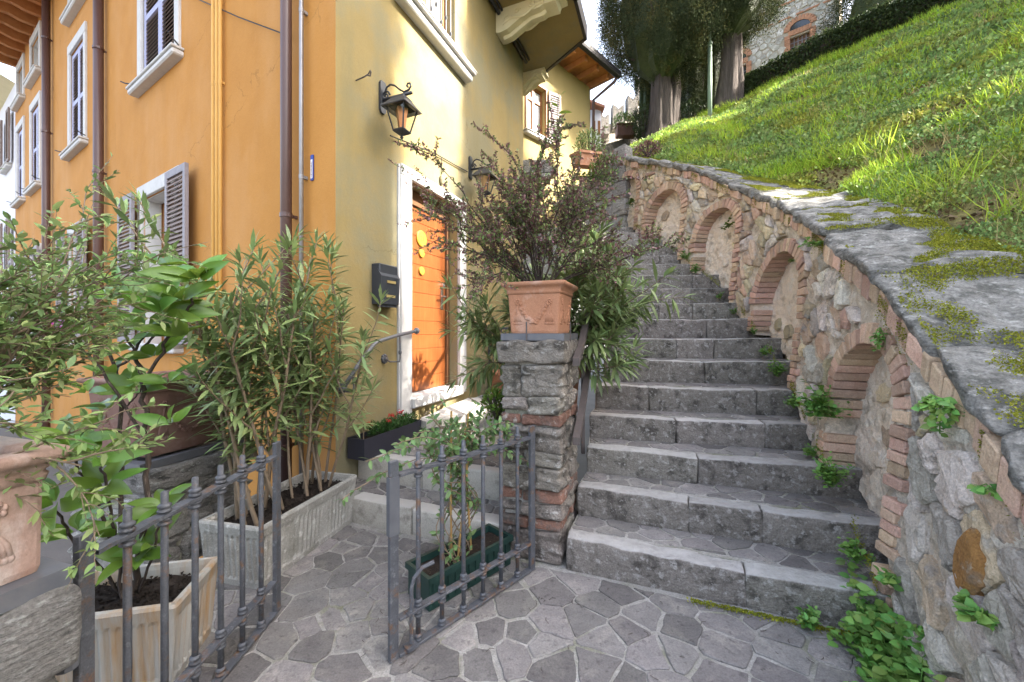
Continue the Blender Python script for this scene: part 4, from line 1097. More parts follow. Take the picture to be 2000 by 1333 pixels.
# ---- church on the hill
XC = frame((11.07, 13.5, 0), Vector((-.763, .646, 0)), Vector((-.646, -.763, 0)))
ch = thing('stone_church', 'rubble stone church with brick framed windows behind the hedge on the hill', 'church', (11.07, 13.5, 7.9))
cops = [(.80, 1.38, 10.98, 11.92), (2.75, 3.32, 10.4, 11.6)]
mk('wall', panel(XC, 0, 4.7, 7.0, 15.5, cops, .3), 'church_mortar', ch)
g = G(); g.add([(0, 0, 7), (0, -6, 7), (0, -6, 15.5), (0, 0, 15.5)], [(0, 1, 2, 3)], XC); mk('end_wall', g, 'church_mortar', ch)
random.seed(18); cells = voronoi(jpts(0, 9.0, 4.6, 13.9, .30, .155, .36), (0, 8.9, 4.7, 14)); cnt = 0; extra = G()
for cell in cells:
    if not cell: continue
    q = shrink(cell, .012, .5, .2)
    if not q: continue
    cx = sum(p[0] for p in q)/len(q); cy = sum(p[1] for p in q)/len(q)
    if any(o[0]-.2 < cx < o[1]+.2 and o[2]-.1 < cy < o[3]+.75 for o in cops): continue
    if any(p[0] < 0 for p in q): continue
    V, F = slab(q, random.uniform(.01, .035), .06, .012, lambda x, y, z: XC @ Vector((x, z, y)), .1)
    vis = cx < 4.2 and cy > 9.8 and cy < 13.6
    if vis and cnt < 295: mk('stone', (V, F), 'church_stone', ch); cnt += 1
    else: extra.add(V, F)
if extra.V: mk('rubble_facing', extra, 'church_stone', ch, kind='stuff')
g = G(); g.box((0, -.01, 12.66), (4.7, .03, 12.72), XC); g.box((0, -.01, 13.2), (4.7, .03, 13.26), XC); mk('brick_band', g, 'church_brick', ch)
for (a, b, c, d) in cops:
    V0, F0 = cbox((-.04, -.03, -.09), (.04, .035, .09)); bm_ = mesh_of('brick', V0, F0, 'church_brick')
    h = c
    while h < d+.05:
        for sx, k in ((a-.08, 0), (b+.08, 1)): put('brick', mesh_of('brick', *cbox((-.085, -.03, 0), (.085, .035, .062)), 'church_brick'), XC @ Matrix.Translation((sx, 0, h)), ch)
        h += .07
    m_ = (a+b)/2; r_ = (b-a)/2
    for k in range(8): put('brick', bm_, XC @ Matrix.Translation((a-.05+(b-a+.1)*(k+.5)/8, 0, d+.15)), ch)
    for k in range(13):
        t = math.pi*(k+.5)/13; put('brick', bm_, XC @ Matrix.Translation((m_-(r_+.1)*math.cos(t), 0, d+.26+(r_+.1)*math.sin(t)*.85)) @ Matrix.Rotation(-(math.pi/2-t), 4, 'Y'), ch)
    g = G(); n = 14
    poly = [(m_-r_*math.cos(math.pi*k/n), d+.26+r_*.85*math.sin(math.pi*k/n)) for k in range(n+1)]
    V = [(x, .012, h) for x, h in poly]; g.add(V, [tuple(range(len(V)))], XC); mk('lunette', g, 'glass', ch)
    g = G(); g.box((a, -.12, c), (b, -.10, d), XC); o = mk('window', g, 'door_frame_wood' if c > 10.9 else 'glass', ch)
    g = G()
    for k in range(1, 5): g.box((a+(b-a)*k/5-.012, -.10, c), (a+(b-a)*k/5+.012, -.08, d), XC)
    for k in range(1, 6): g.box((a, -.099, c+(d-c)*k/6-.01), (b, -.085, c+(d-c)*k/6+.01), XC)
    mk('bar', g, 'shutter_edge_grey', o)
# ---- castle wall with swallow-tail merlons, stepping up the hill
cw = thing('castle_wall', 'distant crenellated castle wall climbing behind the cypress trees', 'wall', W(1165, 300, 20))
g = G(); px = [(1150, 268), (1172, 250), (1196, 240), (1222, 225), (1244, 202), (1262, 170), (1300, 150)]
P3 = [W(x, y, 20+i*.4) for i, (x, y) in enumerate(px)]
for p, q in zip(P3, P3[1:]):
    V = [(p.x, p.y, 3), (q.x, q.y, 3), (q.x, q.y, q.z), (p.x, p.y, p.z)]; V += [(x+.1, y+.7, z) for x, y, z in V]
    g.add(V, [(0, 1, 2, 3), (7, 6, 5, 4), (3, 2, 6, 7), (0, 3, 7, 4), (1, 5, 6, 2)])
mk('wall', g, 'castle_stone', cw)
for (x, y, y1, wd) in ((1161, 262, 238, .42), (1181, 250, 222, .46), (1208, 240, 203, .56), (1236, 215, 186, .5), (1256, 185, 150, .5)):
    p = W(x, y, 20); h = (y-y1)/780*20; g = G()
    prof = [(-wd/2, -.3), (wd/2, -.3), (wd/2, h), (wd*.2, h*.86), (0, h*.74), (-wd*.2, h*.86), (-wd/2, h)]
    g.prism(prof, 0, .5, frame((p.x, p.y+.5, p.z), (1, 0, 0), (0, 0, 1), (0, -1, 0))); mk('merlon', g, 'castle_stone', cw)
hb = thing('hillside_house', 'small pale house with a tiled roof peeping out beside the rear house', 'house', W(1163, 280, 16))
p = W(1150, 300, 16); g = G(); g.box((0, 0, -4), (.50, 3, 1.75), Matrix.Translation(p)); mk('wall', g, 'pale_plaster', hb)
g = G(); g.add([(-.3, -.3, 2.0), (.58, -.3, 1.66), (.58, 3, 1.66), (-.3, 3, 2.0), (-.3, -.3, 2.1), (.58, -.3, 1.76), (.58, 3, 1.76), (-.3, 3, 2.1)], [(3, 2, 1, 0), (4, 5, 6, 7), (0, 1, 5, 4), (1, 2, 6, 5)], Matrix.Translation(p)); mk('roof', g, 'roof_tile', hb)
for k in range(2):
    g = G(); g.box((.16+k*.2, -.02, .75), (.26+k*.2, .01, 1.3), Matrix.Translation(p)); mk('window', g, 'window_wood', hb)
lw = thing('low_stone_wall', 'low grey stone garden wall with a planter on it below the castle', 'wall', W(1205, 290, 13))
p0, p1 = W(1150, 292, 12), W(1250, 262, 14.5); g = G(); d_ = (p1-p0); d_.z = 0; l = d_.length; d_.normalize()
V = []
for q, h in ((p0, p0.z), (p1, p1.z)):
    for off in (0, .35): V += [(q.x, q.y+off, 3), (q.x, q.y+off, h)]
g.add(V, [(0, 4, 5, 1), (1, 5, 7, 3), (2, 3, 7, 6), (0, 1, 3, 2), (4, 6, 7, 5)]); mk('wall', g, 'castle_stone', lw)
# ================================================================ PILLARS, POTS, GATES
def pillar(name, label, corner, ux, uy, wx, wy, courses, top_h, seed, slab_over=.02, sm='pillar_stone', lay=1.0):
    """corner = a front corner on the plan; ux runs along the front, uy runs back"""
    X = frame(Vector((*corner, 0)), Vector((*ux, 0)), Vector((*uy, 0)))
    t = thing(name, label, 'pillar', X @ Vector((wx/2, wy/2, 0)))
    rr = random.Random(seed); g = G(); g.box((.025, .025, -.02), (wx-.025, wy-.025, top_h-.03), X); mk('core', g, 'mortar', t)
    z = 0; k = 0
    for hh, kind in courses:
        bk = kind == 'b'
        for face in ('f', 'r', 'l', 'k'):
            L = wx if face in 'fk' else wy
            n = (2 if bk else rr.choice((1, 2, 2))) if L < .55 else (3 if bk else rr.choice((2, 3)))
            cuts = [0]+sorted((i+1)/n+rr.uniform(-.16, .16) for i in range(n-1))+[1]
            for i in range(n):
                a, b = cuts[i]*L, cuts[i+1]*L; o = rr.uniform(-.012, .016); dep = .16
                if face in 'rl' and (k+i) % 2 == 0 and i == 0: a += .13
                if face in 'rl' and i == n-1: b -= .13
                if face in 'fk' and False: pass
                if b-a < .05: continue
                lo, hi = (a+.004, -o, z+.004), (b-.004, dep, z+hh-.004)
                V, F = rbox(lo, hi, .014 if bk else .020, (max(4, int((b-a)/.028)), 2, max(3, int(hh/.020))), .012 if bk else .026, seed*50+k*13+i+ord(face), 9, 0 if bk else lay)
                if face == 'f': Y = X
                elif face == 'k': Y = X @ frame((wx, wy, 0), (-1, 0, 0), (0, -1, 0))
                elif face == 'r': Y = X @ frame((wx, 0, 0), (0, 1, 0), (-1, 0, 0))
                else: Y = X @ frame((0, wy, 0), (0, -1, 0), (1, 0, 0))
                mk('brick' if bk else 'stone', ([Y @ Vector(v) for v in V], F), 'pillar_brick' if bk else sm, t, not bk)
        z += hh; k += 1
    V, F = rbox((-slab_over, -slab_over, z), (wx+slab_over, wy+slab_over, top_h), .02, (14, 14, 5), .020, seed+77, 9)
    mk('top_slab', ([X @ Vector(v) for v in V], F), sm, t, True)
    return t, X
def square_loft(levels, rc, X, n=3):
    V = []; F = []; m = 4*n
    for (hx, hy, z) in levels:
        for q, (sx, sy) in enumerate(((1, 1), (-1, 1), (-1, -1), (1, -1))):
            for i in range(n):
                t = math.pi/2*(q+i/(n-1)); V.append((sx*(hx-rc)+rc*math.cos(t), sy*(hy-rc)+rc*math.sin(t), z))
    for l in range(len(levels)-1):
        for i in range(m): F.append((l*m+i, l*m+(i+1) % m, (l+1)*m+(i+1) % m, (l+1)*m+i))
    F.append(tuple(range(m))[::-1])
    return [X @ Vector(v) for v in V], F
def square_pot(label, c, z, rot, w0, w1, h, m, relief=True, group='terracotta planters on the pillars'):
    X = Matrix.Translation((c[0], c[1], z)) @ Matrix.Rotation(rot, 4, 'Z')
    t = thing('terracotta_planter', label, 'planter', (c[0], c[1], z), rot, group)
    a, b = w0/2, w1/2; rh = .075
    mk('body', square_loft([(a, a, 0), (a+.004, a+.004, .015), (b, b, h-rh), (b-.03, b-.03, h-rh), (a-.02, a-.02, .05)], .012, X), m, t)
    lv = [(b-.03, b-.03, h-rh+.001), (b+.004, b+.004, h-rh+.001), (b+.008, b+.008, h-rh+.018), (b+.003, b+.003, h-rh+.024), (b+.020, b+.020, h-.030), (b+.034, b+.034, h-.024), (b+.038, b+.038, h-.008), (b+.030, b+.030, h), (b-.020, b-.020, h), (b-.028, b-.028, h-.012), (b-.03, b-.03, h-rh)]
    mk('rim', square_loft(lv, .014, X, 4), m, t, True)
    V = []; n = 10
    for i in range(n+1):
        for j in range(n+1):
            x, y = -b+.031+(2*b-.062)*i/n, -b+.031+(2*b-.062)*j/n; V.append(X @ Vector((x, y, h-.045+.012*noise.noise(Vector((x*30, y*30, z))))))
    mk('soil', (V, [(i*(n+1)+j, (i+1)*(n+1)+j, (i+1)*(n+1)+j+1, i*(n+1)+j+1) for i in range(n) for j in range(n)]), 'soil', t, True)
    if relief:
        rr = random.Random(5)
        for q in range(4):
            Y = X @ Matrix.Rotation(q*math.pi/2, 4, 'Z'); g = G()
            def P(x, zz): k = zz/(h-rh); return Vector((x, -(a+(b-a)*k)-.001, zz))
            hz = h-rh
            for i in range(17):                                   # swag
                u = -1+2*i/16; x = u*b*.50; zz = hz*.30+hz*.42*u*u
                for _ in range(3):
                    g.blob(Y @ (P(x, zz)+Vector((rr.uniform(-.007, .007), 0, rr.uniform(-.010, .010)))), (.010+.006*(1-abs(u)), .009, .011), None, 6)
            for sx in (-1, 1):
                cx = sx*b*.60; cz = hz*.80
                for k in range(7):                                 # rosette
                    t_ = 2*math.pi*k/7+.3; g.blob(Y @ P(cx+.014*math.cos(t_), cz+.014*math.sin(t_)), (.0085, .006, .0085), None, 7)
                g.blob(Y @ P(cx, cz), (.008, .010, .008), None, 6)
                g.tube([Y @ P(cx, cz-.02), Y @ P(cx+.003*sx, hz*.56), Y @ P(cx+.005*sx, hz*.48)], .006, 5)
                for k in np.linspace(0, 2, 6):                     # tassel
                    g.tube([Y @ P(cx, hz*.58), Y @ P(cx+(k-1)*.016, hz*.42), Y @ P(cx+(k-1)*.026, hz*.24)], [.004, .007, .005], 6)
                    g.blob(Y @ P(cx+(k-1)*.024, hz*.26), (.0075, .007, .011), None, 6)
            mk('garland', g, m, t, True)
    return t, X
def tray(label, X, w_, z, m='frame_iron'):
    t = thing('iron_tray', label, 'planter stand', X @ Vector((0, 0, z)), 0, None); o = w_/2; i_ = o-.045
    for k in range(4):
        Y = X @ Matrix.Rotation(k*math.pi/2, 4, 'Z'); g = G()
        V = [(-o, -o, z), (o, -o, z), (i_, -i_, z), (-i_, -i_, z)]; V = [v for v in V]+[(x, y, z+.042) for x, y, _ in V]
        g.add(V, [(3, 2, 1, 0), (4, 5, 6, 7), (0, 1, 5, 4), (1, 2, 6, 5), (2, 3, 7, 6), (3, 0, 4, 7)], Y)
        mk('angle_bar', g, m, t)
    return t
S, B_ = 's', 'b'
# pillar in the middle
UL = (-.9348, .3553); UB = (.3553, .9348)
p0 = (.287-.9348*.385, 2.306+.3553*.385)
mid_p, XM = pillar('stone_pillar', 'rough stone and brick pillar beside the foot of the steps, under the warm terracotta planter', p0, (.9348, -.3553), UB, .385, .46,
    [(.19, S), (.07, B_), (.085, S), (.075, B_), (.13, S), (.10, S), (.15, S), (.07, B_), (.10, S), (.20, S)], 1.305, 3, .022, 'dark_pillar_stone', .45)
cm = XM @ Vector((.192, .23, 0)); rot_m = math.atan2(-.3553, .9348)
XT = Matrix.Translation((cm.x, cm.y, 0)) @ Matrix.Rotation(rot_m, 4, 'Z')
tr2 = tray('flat grey iron tray on top of the middle pillar', XT, .40, 1.306)
g = G(); Y = XT; g.box((-.035, -.206, 1.30), (-.027, -.2005, 1.42), Y); g.box((.20, -.05, 1.29), (.206, -.04, 1.42), Y); mk('strap', g, 'brown_iron', tr2)
square_pot('warm orange terracotta planter with garland relief on the middle pillar', (cm.x, cm.y), 1.349, rot_m, .30, .335, .315, 'terracotta_warm')
# pillar at the left edge
f1 = (-.30, -.954); f2 = (-.954, .30)
p1 = (-1.03-.954*.44-.30*.44, .953+.30*.44-.954*.44)         # rear of the run seen from its right face
lp, XL = pillar('stone_pillar', 'pale layered stone pillar at the left edge, under the washed terracotta planter', (-1.058+f1[0]*.44, .953+f1[1]*.44), (-f1[0], -f1[1]), f2, .44, .44,
    [(.13, S), (.10, S), (.14, S), (.10, S), (.10, S)], .757, 12)
cl = XL @ Vector((.22, .22, 0)); rot_l = math.atan2(.954, .30)
XTl = Matrix.Translation((cl.x, cl.y, 0)) @ Matrix.Rotation(rot_l, 4, 'Z')
tray('wide grey iron tray on the left pillar beside the gate', XTl, .45, .759)
square_pot('washed pale terracotta planter with tassel relief at the left edge', (cl.x, cl.y), .803, rot_l, .372, .385, .285, 'terracotta_pale')
# far left parapet with a larger planter
rot3 = math.atan2(.5357, -.8445)
p3, X3 = pillar('stone_pillar', 'low slate stone pillar behind the concrete troughs, under the dark terracotta planter', (-2.60, 2.36), (.9556, -.2947), (.2947, .9556), .66, .60, [(.20, S), (.16, S), (.12, S)], .60, 29)
c3 = X3 @ Vector((.33, .28, 0)); rr3 = math.atan2(-.2947, .9556); XT3 = Matrix.Translation((c3.x, c3.y, 0)) @ Matrix.Rotation(rr3, 4, 'Z')
tray('long grey iron tray on the low slate pillar behind the shrubs', XT3, .62, .602)
square_pot('large dark terracotta planter behind the shrubs on the left', (c3.x, c3.y), .646, rr3, .44, .50, .44, 'terracotta_dark')
# concrete troughs
def trough(label, X, L, Wd, h, m):
    t = thing('concrete_planter', label, 'planter', X @ Vector((L/2, Wd/2, 0)), 0, 'ribbed concrete troughs')
    per = []; st = .0115
    for (ax, ln) in ((0, L), (1, Wd), (2, L), (3, Wd)):
        n = int(ln/st)
        for i in range(n): per.append((ax, (i+.5)/n, ln))
    def ring(z, inset, fl):
        out = []
        for ax, f, ln in per:
            d = f*ln; o = inset
            e = min(d, ln-d)
            if e > .03: o += fl*1.9*(.5-.5*math.cos(2*math.pi*(d-.03)/.036))
            rc = .018
            if e < rc: o += (rc-math.sqrt(max(0, rc*rc-(rc-e)**2)))*.45
            x, y = {0: (d, o), 1: (L-o, d), 2: (L-d, Wd-o), 3: (o, Wd-d)}[ax]
            x = min(max(x, inset*.999), L-inset*.999); y = min(max(y, inset*.999), Wd-inset*.999)
            out.append(X @ Vector((x, y, z)))
        return out
    lv = [(0, .030, 0), (.03, .028, 0), (.045, .026, .006), (h-.075, .012, .006), (h-.055, .010, 0), (h-.012, .002, 0), (h, .008, 0), (h, .026, 0), (h-.02, .032, 0), (.05, .05, 0)]
    V = []; n = len(per)
    for l in lv: V += ring(*l)
    F = [(l*n+i, l*n+(i+1) % n, (l+1)*n+(i+1) % n, (l+1)*n+i) for l in range(len(lv)-1) for i in range(n)]
    mk('trough', (V, F), m, t)
    nx, ny = 26, 12; V = []
    for i in range(nx+1):
        for j in range(ny+1):
            x, y = .03+(L-.06)*i/nx, .03+(Wd-.06)*j/ny; V.append(X @ Vector((x, y, h-.055+.02*noise.noise(Vector((x*14, y*14, h+L))))))
    mk('soil', (V, [(i*(ny+1)+j, (i+1)*(ny+1)+j, (i+1)*(ny+1)+j+1, i*(ny+1)+j+1) for i in range(nx) for j in range(ny)]), 'soil', t, True)
    n = 900; p = np.array([X @ Vector((.04+(L-.08)*random.random(), .04+(Wd-.08)*random.random(), h-.048)) for _ in range(n)])
    tv, tf = small_leaf(.9, .4); mk('bark_chip', scatter(tv, tf, p, rdir(n), RNG.uniform(.008, .022, n)), 'soil', t, kind='stuff')
    return t
XA = frame((-1.262-.975*.78, 1.50-.22*.78, 0), (.975, .22, 0), (-.22, .975, 0))
trough('rust streaked concrete trough nearest the left gate', XA, .78, .35, .33, 'rust_stained_concrete')
XB = frame((-1.712, 2.165, 0), (.97, -.24, 0), (.24, .97, 0))
trough('grey ribbed concrete trough holding the tall narrow leaved shrubs', XB, .42, .83, .335, 'planter_concrete')
# gates
def gate(label, A, Bp, flip=False, latch=False):
    A, Bp = Vector((*A, 0)), Vector((*Bp, 0)); d = Bp-A; ln = d.length; d.normalize(); X = frame(A, d, Vector((-d.y, d.x, 0)))
    t = thing('iron_gate', label, 'gate', A, 0, 'leaves of the low iron gate')
    for a in (0, ln):
        g = G(); g.box((a-.020, -.010, .0), (a+.020, .010, .825), X, .002); mk('post', g, 'gate_iron', t)
    for z, hh in ((.755, .012), (.155, .012), (.004, .014)):
        g = G(); wv = .018
        if z > .7:
            n = 24; pts = [(.021+(ln-.042)*i/n) for i in range(n+1)]
            V = []; F = []
            for i, x in enumerate(pts):
                o = .004*math.sin(i*math.pi/2)
                V += [X @ Vector((x, -wv+o, z)), X @ Vector((x, wv+o, z)), X @ Vector((x, wv+o, z+hh)), X @ Vector((x, -wv+o, z+hh))]
            for i in range(n):
                for k in range(4): F.append((i*4+k, (i+1)*4+k, (i+1)*4+(k+1) % 4, i*4+(k+1) % 4))
            g.add(V, F)
        else: g.box((.021, -wv, z), (ln-.021, wv, z+hh), X, .002)
        mk('rail', g, 'gate_iron', t)
    V, F = G().lathe([(.0105, .018), (.0105, .42), (.0105, .835), (.008, .838)], 8).vf(); bm_ = mesh_of('bar', V, F, 'gate_iron', True)
    cms = []
    def collar(z, r): col = G(); col.lathe([(.011, z), (r, z+.004), (r, z+.010), (.013, z+.014), (r*.95, z+.018), (r*.95, z+.026), (.012, z+.031)], 8); V, F = col.vf(); cms.append(mesh_of('collar', V, F, 'gate_iron', True))
    for z in (.726, .768): collar(z, .020)
    for z in (.122, .168): collar(z, .019)
    collar(.018, .019)
    for k in range(6):
        Y = X @ Matrix.Translation((ln*(k+.95)/6.9, 0, 0)); b = put('bar', bm_, Y, t); [put('collar', q, Y, b) for q in cms]
    if latch:
        g = G(); g.tube([X @ Vector(p) for p in ((ln-.075, .018, .04), (ln-.075, .018, .27), (ln-.085, .02, .31), (ln-.12, .03, .345), (ln-.17, .045, .355))], .009, 7)
        g.box((ln-.095, -.005, .165), (ln-.055, .03, .172), X); g.box((ln-.10, -.01, .018), (ln-.05, .035, .03), X); mk('drop_bolt', g, 'gate_iron', t)
        g = G(); g.box((ln-.022, -.013, .52), (ln+.024, .013, .76), X); mk('lock_plate', g, 'frame_iron', t)
    else:
        g = G(); g.lathe([(.012, 0), (.022, .004), (.022, .05), (.012, .054)], 10, X @ Matrix.Translation((-.045, -.005, .50))); g.box((-.06, -.004, .545), (.0, .004, .56), X); mk('hinge', g, 'frame_iron', t)
    return t
gate('left leaf of the low iron gate, standing open beside the rust streaked trough', (-1.136, 1.06), (-1.140, 1.935))
gate('right leaf of the low iron gate, swung open in front of the climbing plant', (.113, 2.275), (-.491, 1.652), latch=True)
# handrail on the yellow wall
hr = thing('handrail', 'wrought iron handrail with ball ends on the yellow wall left of the door', 'handrail', XY @ Vector((.5, 0, 1.1)))
def yp(s, d, h): return XY @ Vector((s, d, h))
g = G(); g.tube([yp(.90, .095, 1.365), yp(.62, .095, 1.325), yp(.36, .095, 1.275), yp(.30, .095, 1.24), yp(.14, .095, 1.10), yp(-.0, .095, .945)], .0165, 9); mk('rail', g, 'frame_iron', hr, True)
for p in (yp(.91, .095, 1.366), yp(-.02, .095, .925)):
    g = G(); g.blob(p, .033, None, 10); mk('ball', g, 'gate_iron', hr, True)
for (s_, h_, s2, h2) in ((.55, 1.115, .66, 1.325), (.03, .92, .09, 1.045)):
    g = G()
    for k in range(8): t_ = k*math.pi/4; g.blob(yp(s_+.030*math.cos(t_), .008, h_+.030*math.sin(t_)), (.016, .010, .016), None, 6)
    g.blob(yp(s_, .014, h_), .022, None, 8)
    g.tube([yp(s_, .02, h_), yp(s_+.01, .06, h_-.025), yp(s2-.01, .095, h_-.03), yp(s2, .095, h_+.0), yp(s2, .095, h_+.05), yp(s2-.005, .095, h2)], .0075, 6)
    g.blob(yp(s2, .095, h_+.055), (.016, .016, .026), None, 8); mk('bracket', g, 'gate_iron', hr, True)
# flat steel rails beside the steps
def flatbar(label, pts, w_=.042, h_=.046):
    t = thing('handrail', label, 'handrail', pts[0], 0, None); V = []; n = len(pts); P_ = [Vector(p) for p in pts]
    for i, p in enumerate(P_):
        d = (P_[min(i+1, n-1)]-P_[max(i-1, 0)]); sd_ = Vector((d.y, -d.x, 0)).normalized()*w_/2; u = Vector((0, 0, h_/2))
        V += [p-sd_-u, p+sd_-u, p+sd_+u, p-sd_+u]
    F = [(i*4+k, (i+1)*4+k, (i+1)*4+(k+1) % 4, i*4+(k+1) % 4) for i in range(n-1) for k in range(4)]+[(0, 1, 2, 3), (n*4-1, n*4-2, n*4-3, n*4-4)]
    mk('bar', (V, F), 'brown_iron', t); return t
lowr = flatbar('lower dark flat iron rail climbing beside the steps from the middle pillar', [(.385, 2.40, .70), (.455, 2.62, .82), (.55, 2.95, 1.0), (.68, 3.4, 1.26), (.84, 3.8, 1.55), (.97, 4.2, 1.84), (1.1, 4.8, 2.26)])
uppr = flatbar('upper dark flat iron rail starting at the top of the middle pillar', [(.388, 2.42, 1.175), (.455, 2.62, 1.27), (.55, 2.95, 1.43), (.68, 3.4, 1.69), (.84, 3.8, 1.98), (.97, 4.2, 2.27), (1.1, 4.8, 2.69)])
for (x, y, a, b) in ((.53, 2.98, .45, 1.42), (.83, 3.85, .8, 1.98), (1.07, 4.75, 1.7, 2.64)):
    g = G(); g.box((x-.012, y-.012, a), (x+.012, y+.012, b)); mk('post', g, 'brown_iron', lowr)
# wall lanterns
def lantern(s_, label):
    t = thing('wall_lantern', label, 'wall lamp', yp(s_, 0, 3.45), 0, 'black lanterns on the yellow wall'); X = XY @ Matrix.Translation((s_, 0, 3.45)) @ Matrix.Scale(.82, 4)
    g = G(); pl = [(-.045, -.15), (-.025, -.18), (.025, -.18), (.045, -.15), (.045, .14), (.03, .165), (-.03, .165), (-.045, .14)]
    g.prism(pl, 0, .028, X @ frame((0, 0, 0), (1, 0, 0), (0, 0, 1), (0, 1, 0))); mk('back_plate', g, 'lamp_iron', t)
    g = G(); g.box((-.013, .028, -.05), (.013, .40, -.026), X); 
    sp = [(0, .06+.055*(1-k/16)*math.cos(k*.75), .0+.055*(1-k/16)*math.sin(k*.75)) for k in range(14)]
    g.tube([X @ Vector(p) for p in sp], .009, 6)
    g.tube([X @ Vector((0, y, z)) for y, z in ((.04, .02), (.07, .09), (.12, .11), (.18, .085), (.24, .03), (.30, -.01), (.36, -.0), (.385, .03), (.375, .065), (.345, .07), (.335, .045), (.35, .03))], .009, 6)
    mk('bracket', g, 'lamp_iron', t, True)
    Y = X @ Matrix.Translation((0, .27, 0))
    def sq(r, z): return [(r, r, z), (-r, r, z), (-r, -r, z), (r, -r, z)]
    g = G(); lv = [sq(.03, -.055), sq(.05, -.075), (sq(.075, -.075)), sq(.085, -.10), sq(.150, -.185), sq(.152, -.195), sq(.10, -.185)]
    V = [p for l in lv for p in l]; g.add(V, [(l*4+k, l*4+(k+1) % 4, l*4+4+(k+1) % 4, l*4+4+k) for l in range(len(lv)-1) for k in range(4)]+[(0, 1, 2, 3)], Y); mk('roof', g, 'lamp_iron', t)
    g = G()
    for sx, sy in ((1, 1), (1, -1), (-1, 1), (-1, -1)): g.tube([Y @ Vector((sx*.112, sy*.112, -.188)), Y @ Vector((sx*.062, sy*.062, -.42))], .007, 4)
    lv = [sq(.066, -.415), sq(.07, -.425), sq(.06, -.44), sq(.02, -.465)]; V = [p for l in lv for p in l]
    g.add(V, [(l*4+k, l*4+(k+1) % 4, l*4+4+(k+1) % 4, l*4+4+k) for l in range(3) for k in range(4)]+[(0, 1, 2, 3), (12, 13, 14, 15)], Y)
    g.lathe([(.012, -.465), (.012, -.475), (.02, -.487), (.012, -.50), (.003, -.515)], 8, Y); mk('cage', g, 'lamp_iron', t)
    for k in range(4):
        Z = Y @ Matrix.Rotation(k*math.pi/2, 4, 'Z'); g = G(); g.add([(-.105, -.108, -.19), (.105, -.108, -.19), (.057, -.060, -.415), (-.057, -.060, -.415)], [(0, 1, 2, 3)], Z)
        mk('pane', g, 'lamp_glass', t)
    g = G(); lv = [sq(.055, -.19), sq(.028, -.40)]; V = [p for l in lv for p in l]; g.add(V, [(0, 1, 5, 4), (1, 2, 6, 5)], Y @ Matrix.Rotation(R(40), 4, 'Z')); mk('reflector', g, 'copper', t)
    g = G(); g.blob(Y @ Vector((0, 0, -.27)), (.03, .03, .045), None, 8); mk('bulb', g, 'curtain', t, True)
lantern(.52, 'black wrought iron lantern on the yellow wall, left of and above the door')
lantern(sY(5.09), 'black wrought iron lantern half hidden by the purple shrub, right of the door')
# mailbox
mb = thing('mailbox', 'dark metal mailbox with two brass name strips on the yellow wall', 'mailbox', yp(.52, 0, 1.58))
g = G(); g.box((.40, .002, 1.60), (.64, .085, 1.95), XY, .008); mk('body', g, 'mailbox_paint', mb)
g = G(); g.add([(.396, .09, 1.60), (.644, .09, 1.60), (.644, .105, 1.84), (.396, .105, 1.84), (.396, .06, 1.905), (.644, .06, 1.905)], [(0, 1, 2, 3), (3, 2, 5, 4)], XY); g.add([(.396, .09, 1.60), (.396, .002, 1.60), (.396, .002, 1.95), (.396, .06, 1.905), (.396, .105, 1.84)], [(0, 1, 2, 3, 4)], XY); g.add([(.644, .09, 1.60), (.644, .002, 1.60), (.644, .002, 1.95), (.644, .06, 1.905), (.644, .105, 1.84)], [(4, 3, 2, 1, 0)], XY); mk('flap', g, 'mailbox_paint', mb)
for h in (1.785, 1.66):
    g = G(); yy = .09+.015*(h-1.6)/.24+.002
    g.box((.47, yy, h), (.585, yy+.004, h+.022), XY); mk('name_strip', g, 'brass', mb)
g = G(); g.box((.41, .05, 1.575), (.63, .08, 1.60), XY); mk('newspaper_ring', g, 'mailbox_paint', mb)
# black window box and green box
def box_planter(label, X, L, Wd, h, m, rib=False):
    t = thing('flower_box', label, 'flower box', X @ Vector((L/2, Wd/2, 0))); th = .008
    g = G(); g.box((0, 0, 0), (L, Wd, .012), X); g.box((0, 0, .012), (th, Wd, h), X); g.box((L-th, 0, .012), (L, Wd, h), X); g.box((th, 0, .012), (L-th, th, h-.001), X); g.box((th, Wd-th, .012), (L-th, Wd, h-.001), X)
    if rib:
        n = int(L/.045)
        for i in range(n): g.box((.02+i*.045, -.006, .02), (.045+i*.045, 0, h-.03), X)
        g.box((-.01, -.012, h-.03), (L+.01, 0, h), X); g.box((-.01, Wd, h-.03), (L+.01, Wd+.012, h), X); g.box((-.012, -.012, h-.03), (0, Wd+.012, h+.0005), X); g.box((L, -.012, h-.03), (L+.012, Wd+.012, h+.0005), X)
    mk('box', g, m, t); V = []; nx, ny = 14, 5
    for i in range(nx+1):
        for j in range(ny+1): V.append(X @ Vector((th+(L-2*th)*i/nx, th+(Wd-2*th)*j/ny, h-.035+.012*noise.noise(Vector((i*.9, j*.9, L))))))
    mk('soil', (V, [(i*(ny+1)+j, (i+1)*(ny+1)+j, (i+1)*(ny+1)+j+1, i*(ny+1)+j+1) for i in range(nx) for j in range(ny)]), 'soil', t, True); return t
XBB = XY @ Matrix.Translation((.09, .03, .358)); box_planter('long matt black flower box of red flowers against the yellow wall', XBB, .76, .17, .165, 'black_box_plastic')
gd = Vector((.7, .714, 0)).normalized(); gn = Vector((-gd.y, gd.x, 0))
XGB = frame(Vector((-.40, 1.93, .005)), gd, gn); box_planter('dark green ribbed flower box behind the right gate leaf', XGB, .56, .19, .165, 'green_box_plastic', True)
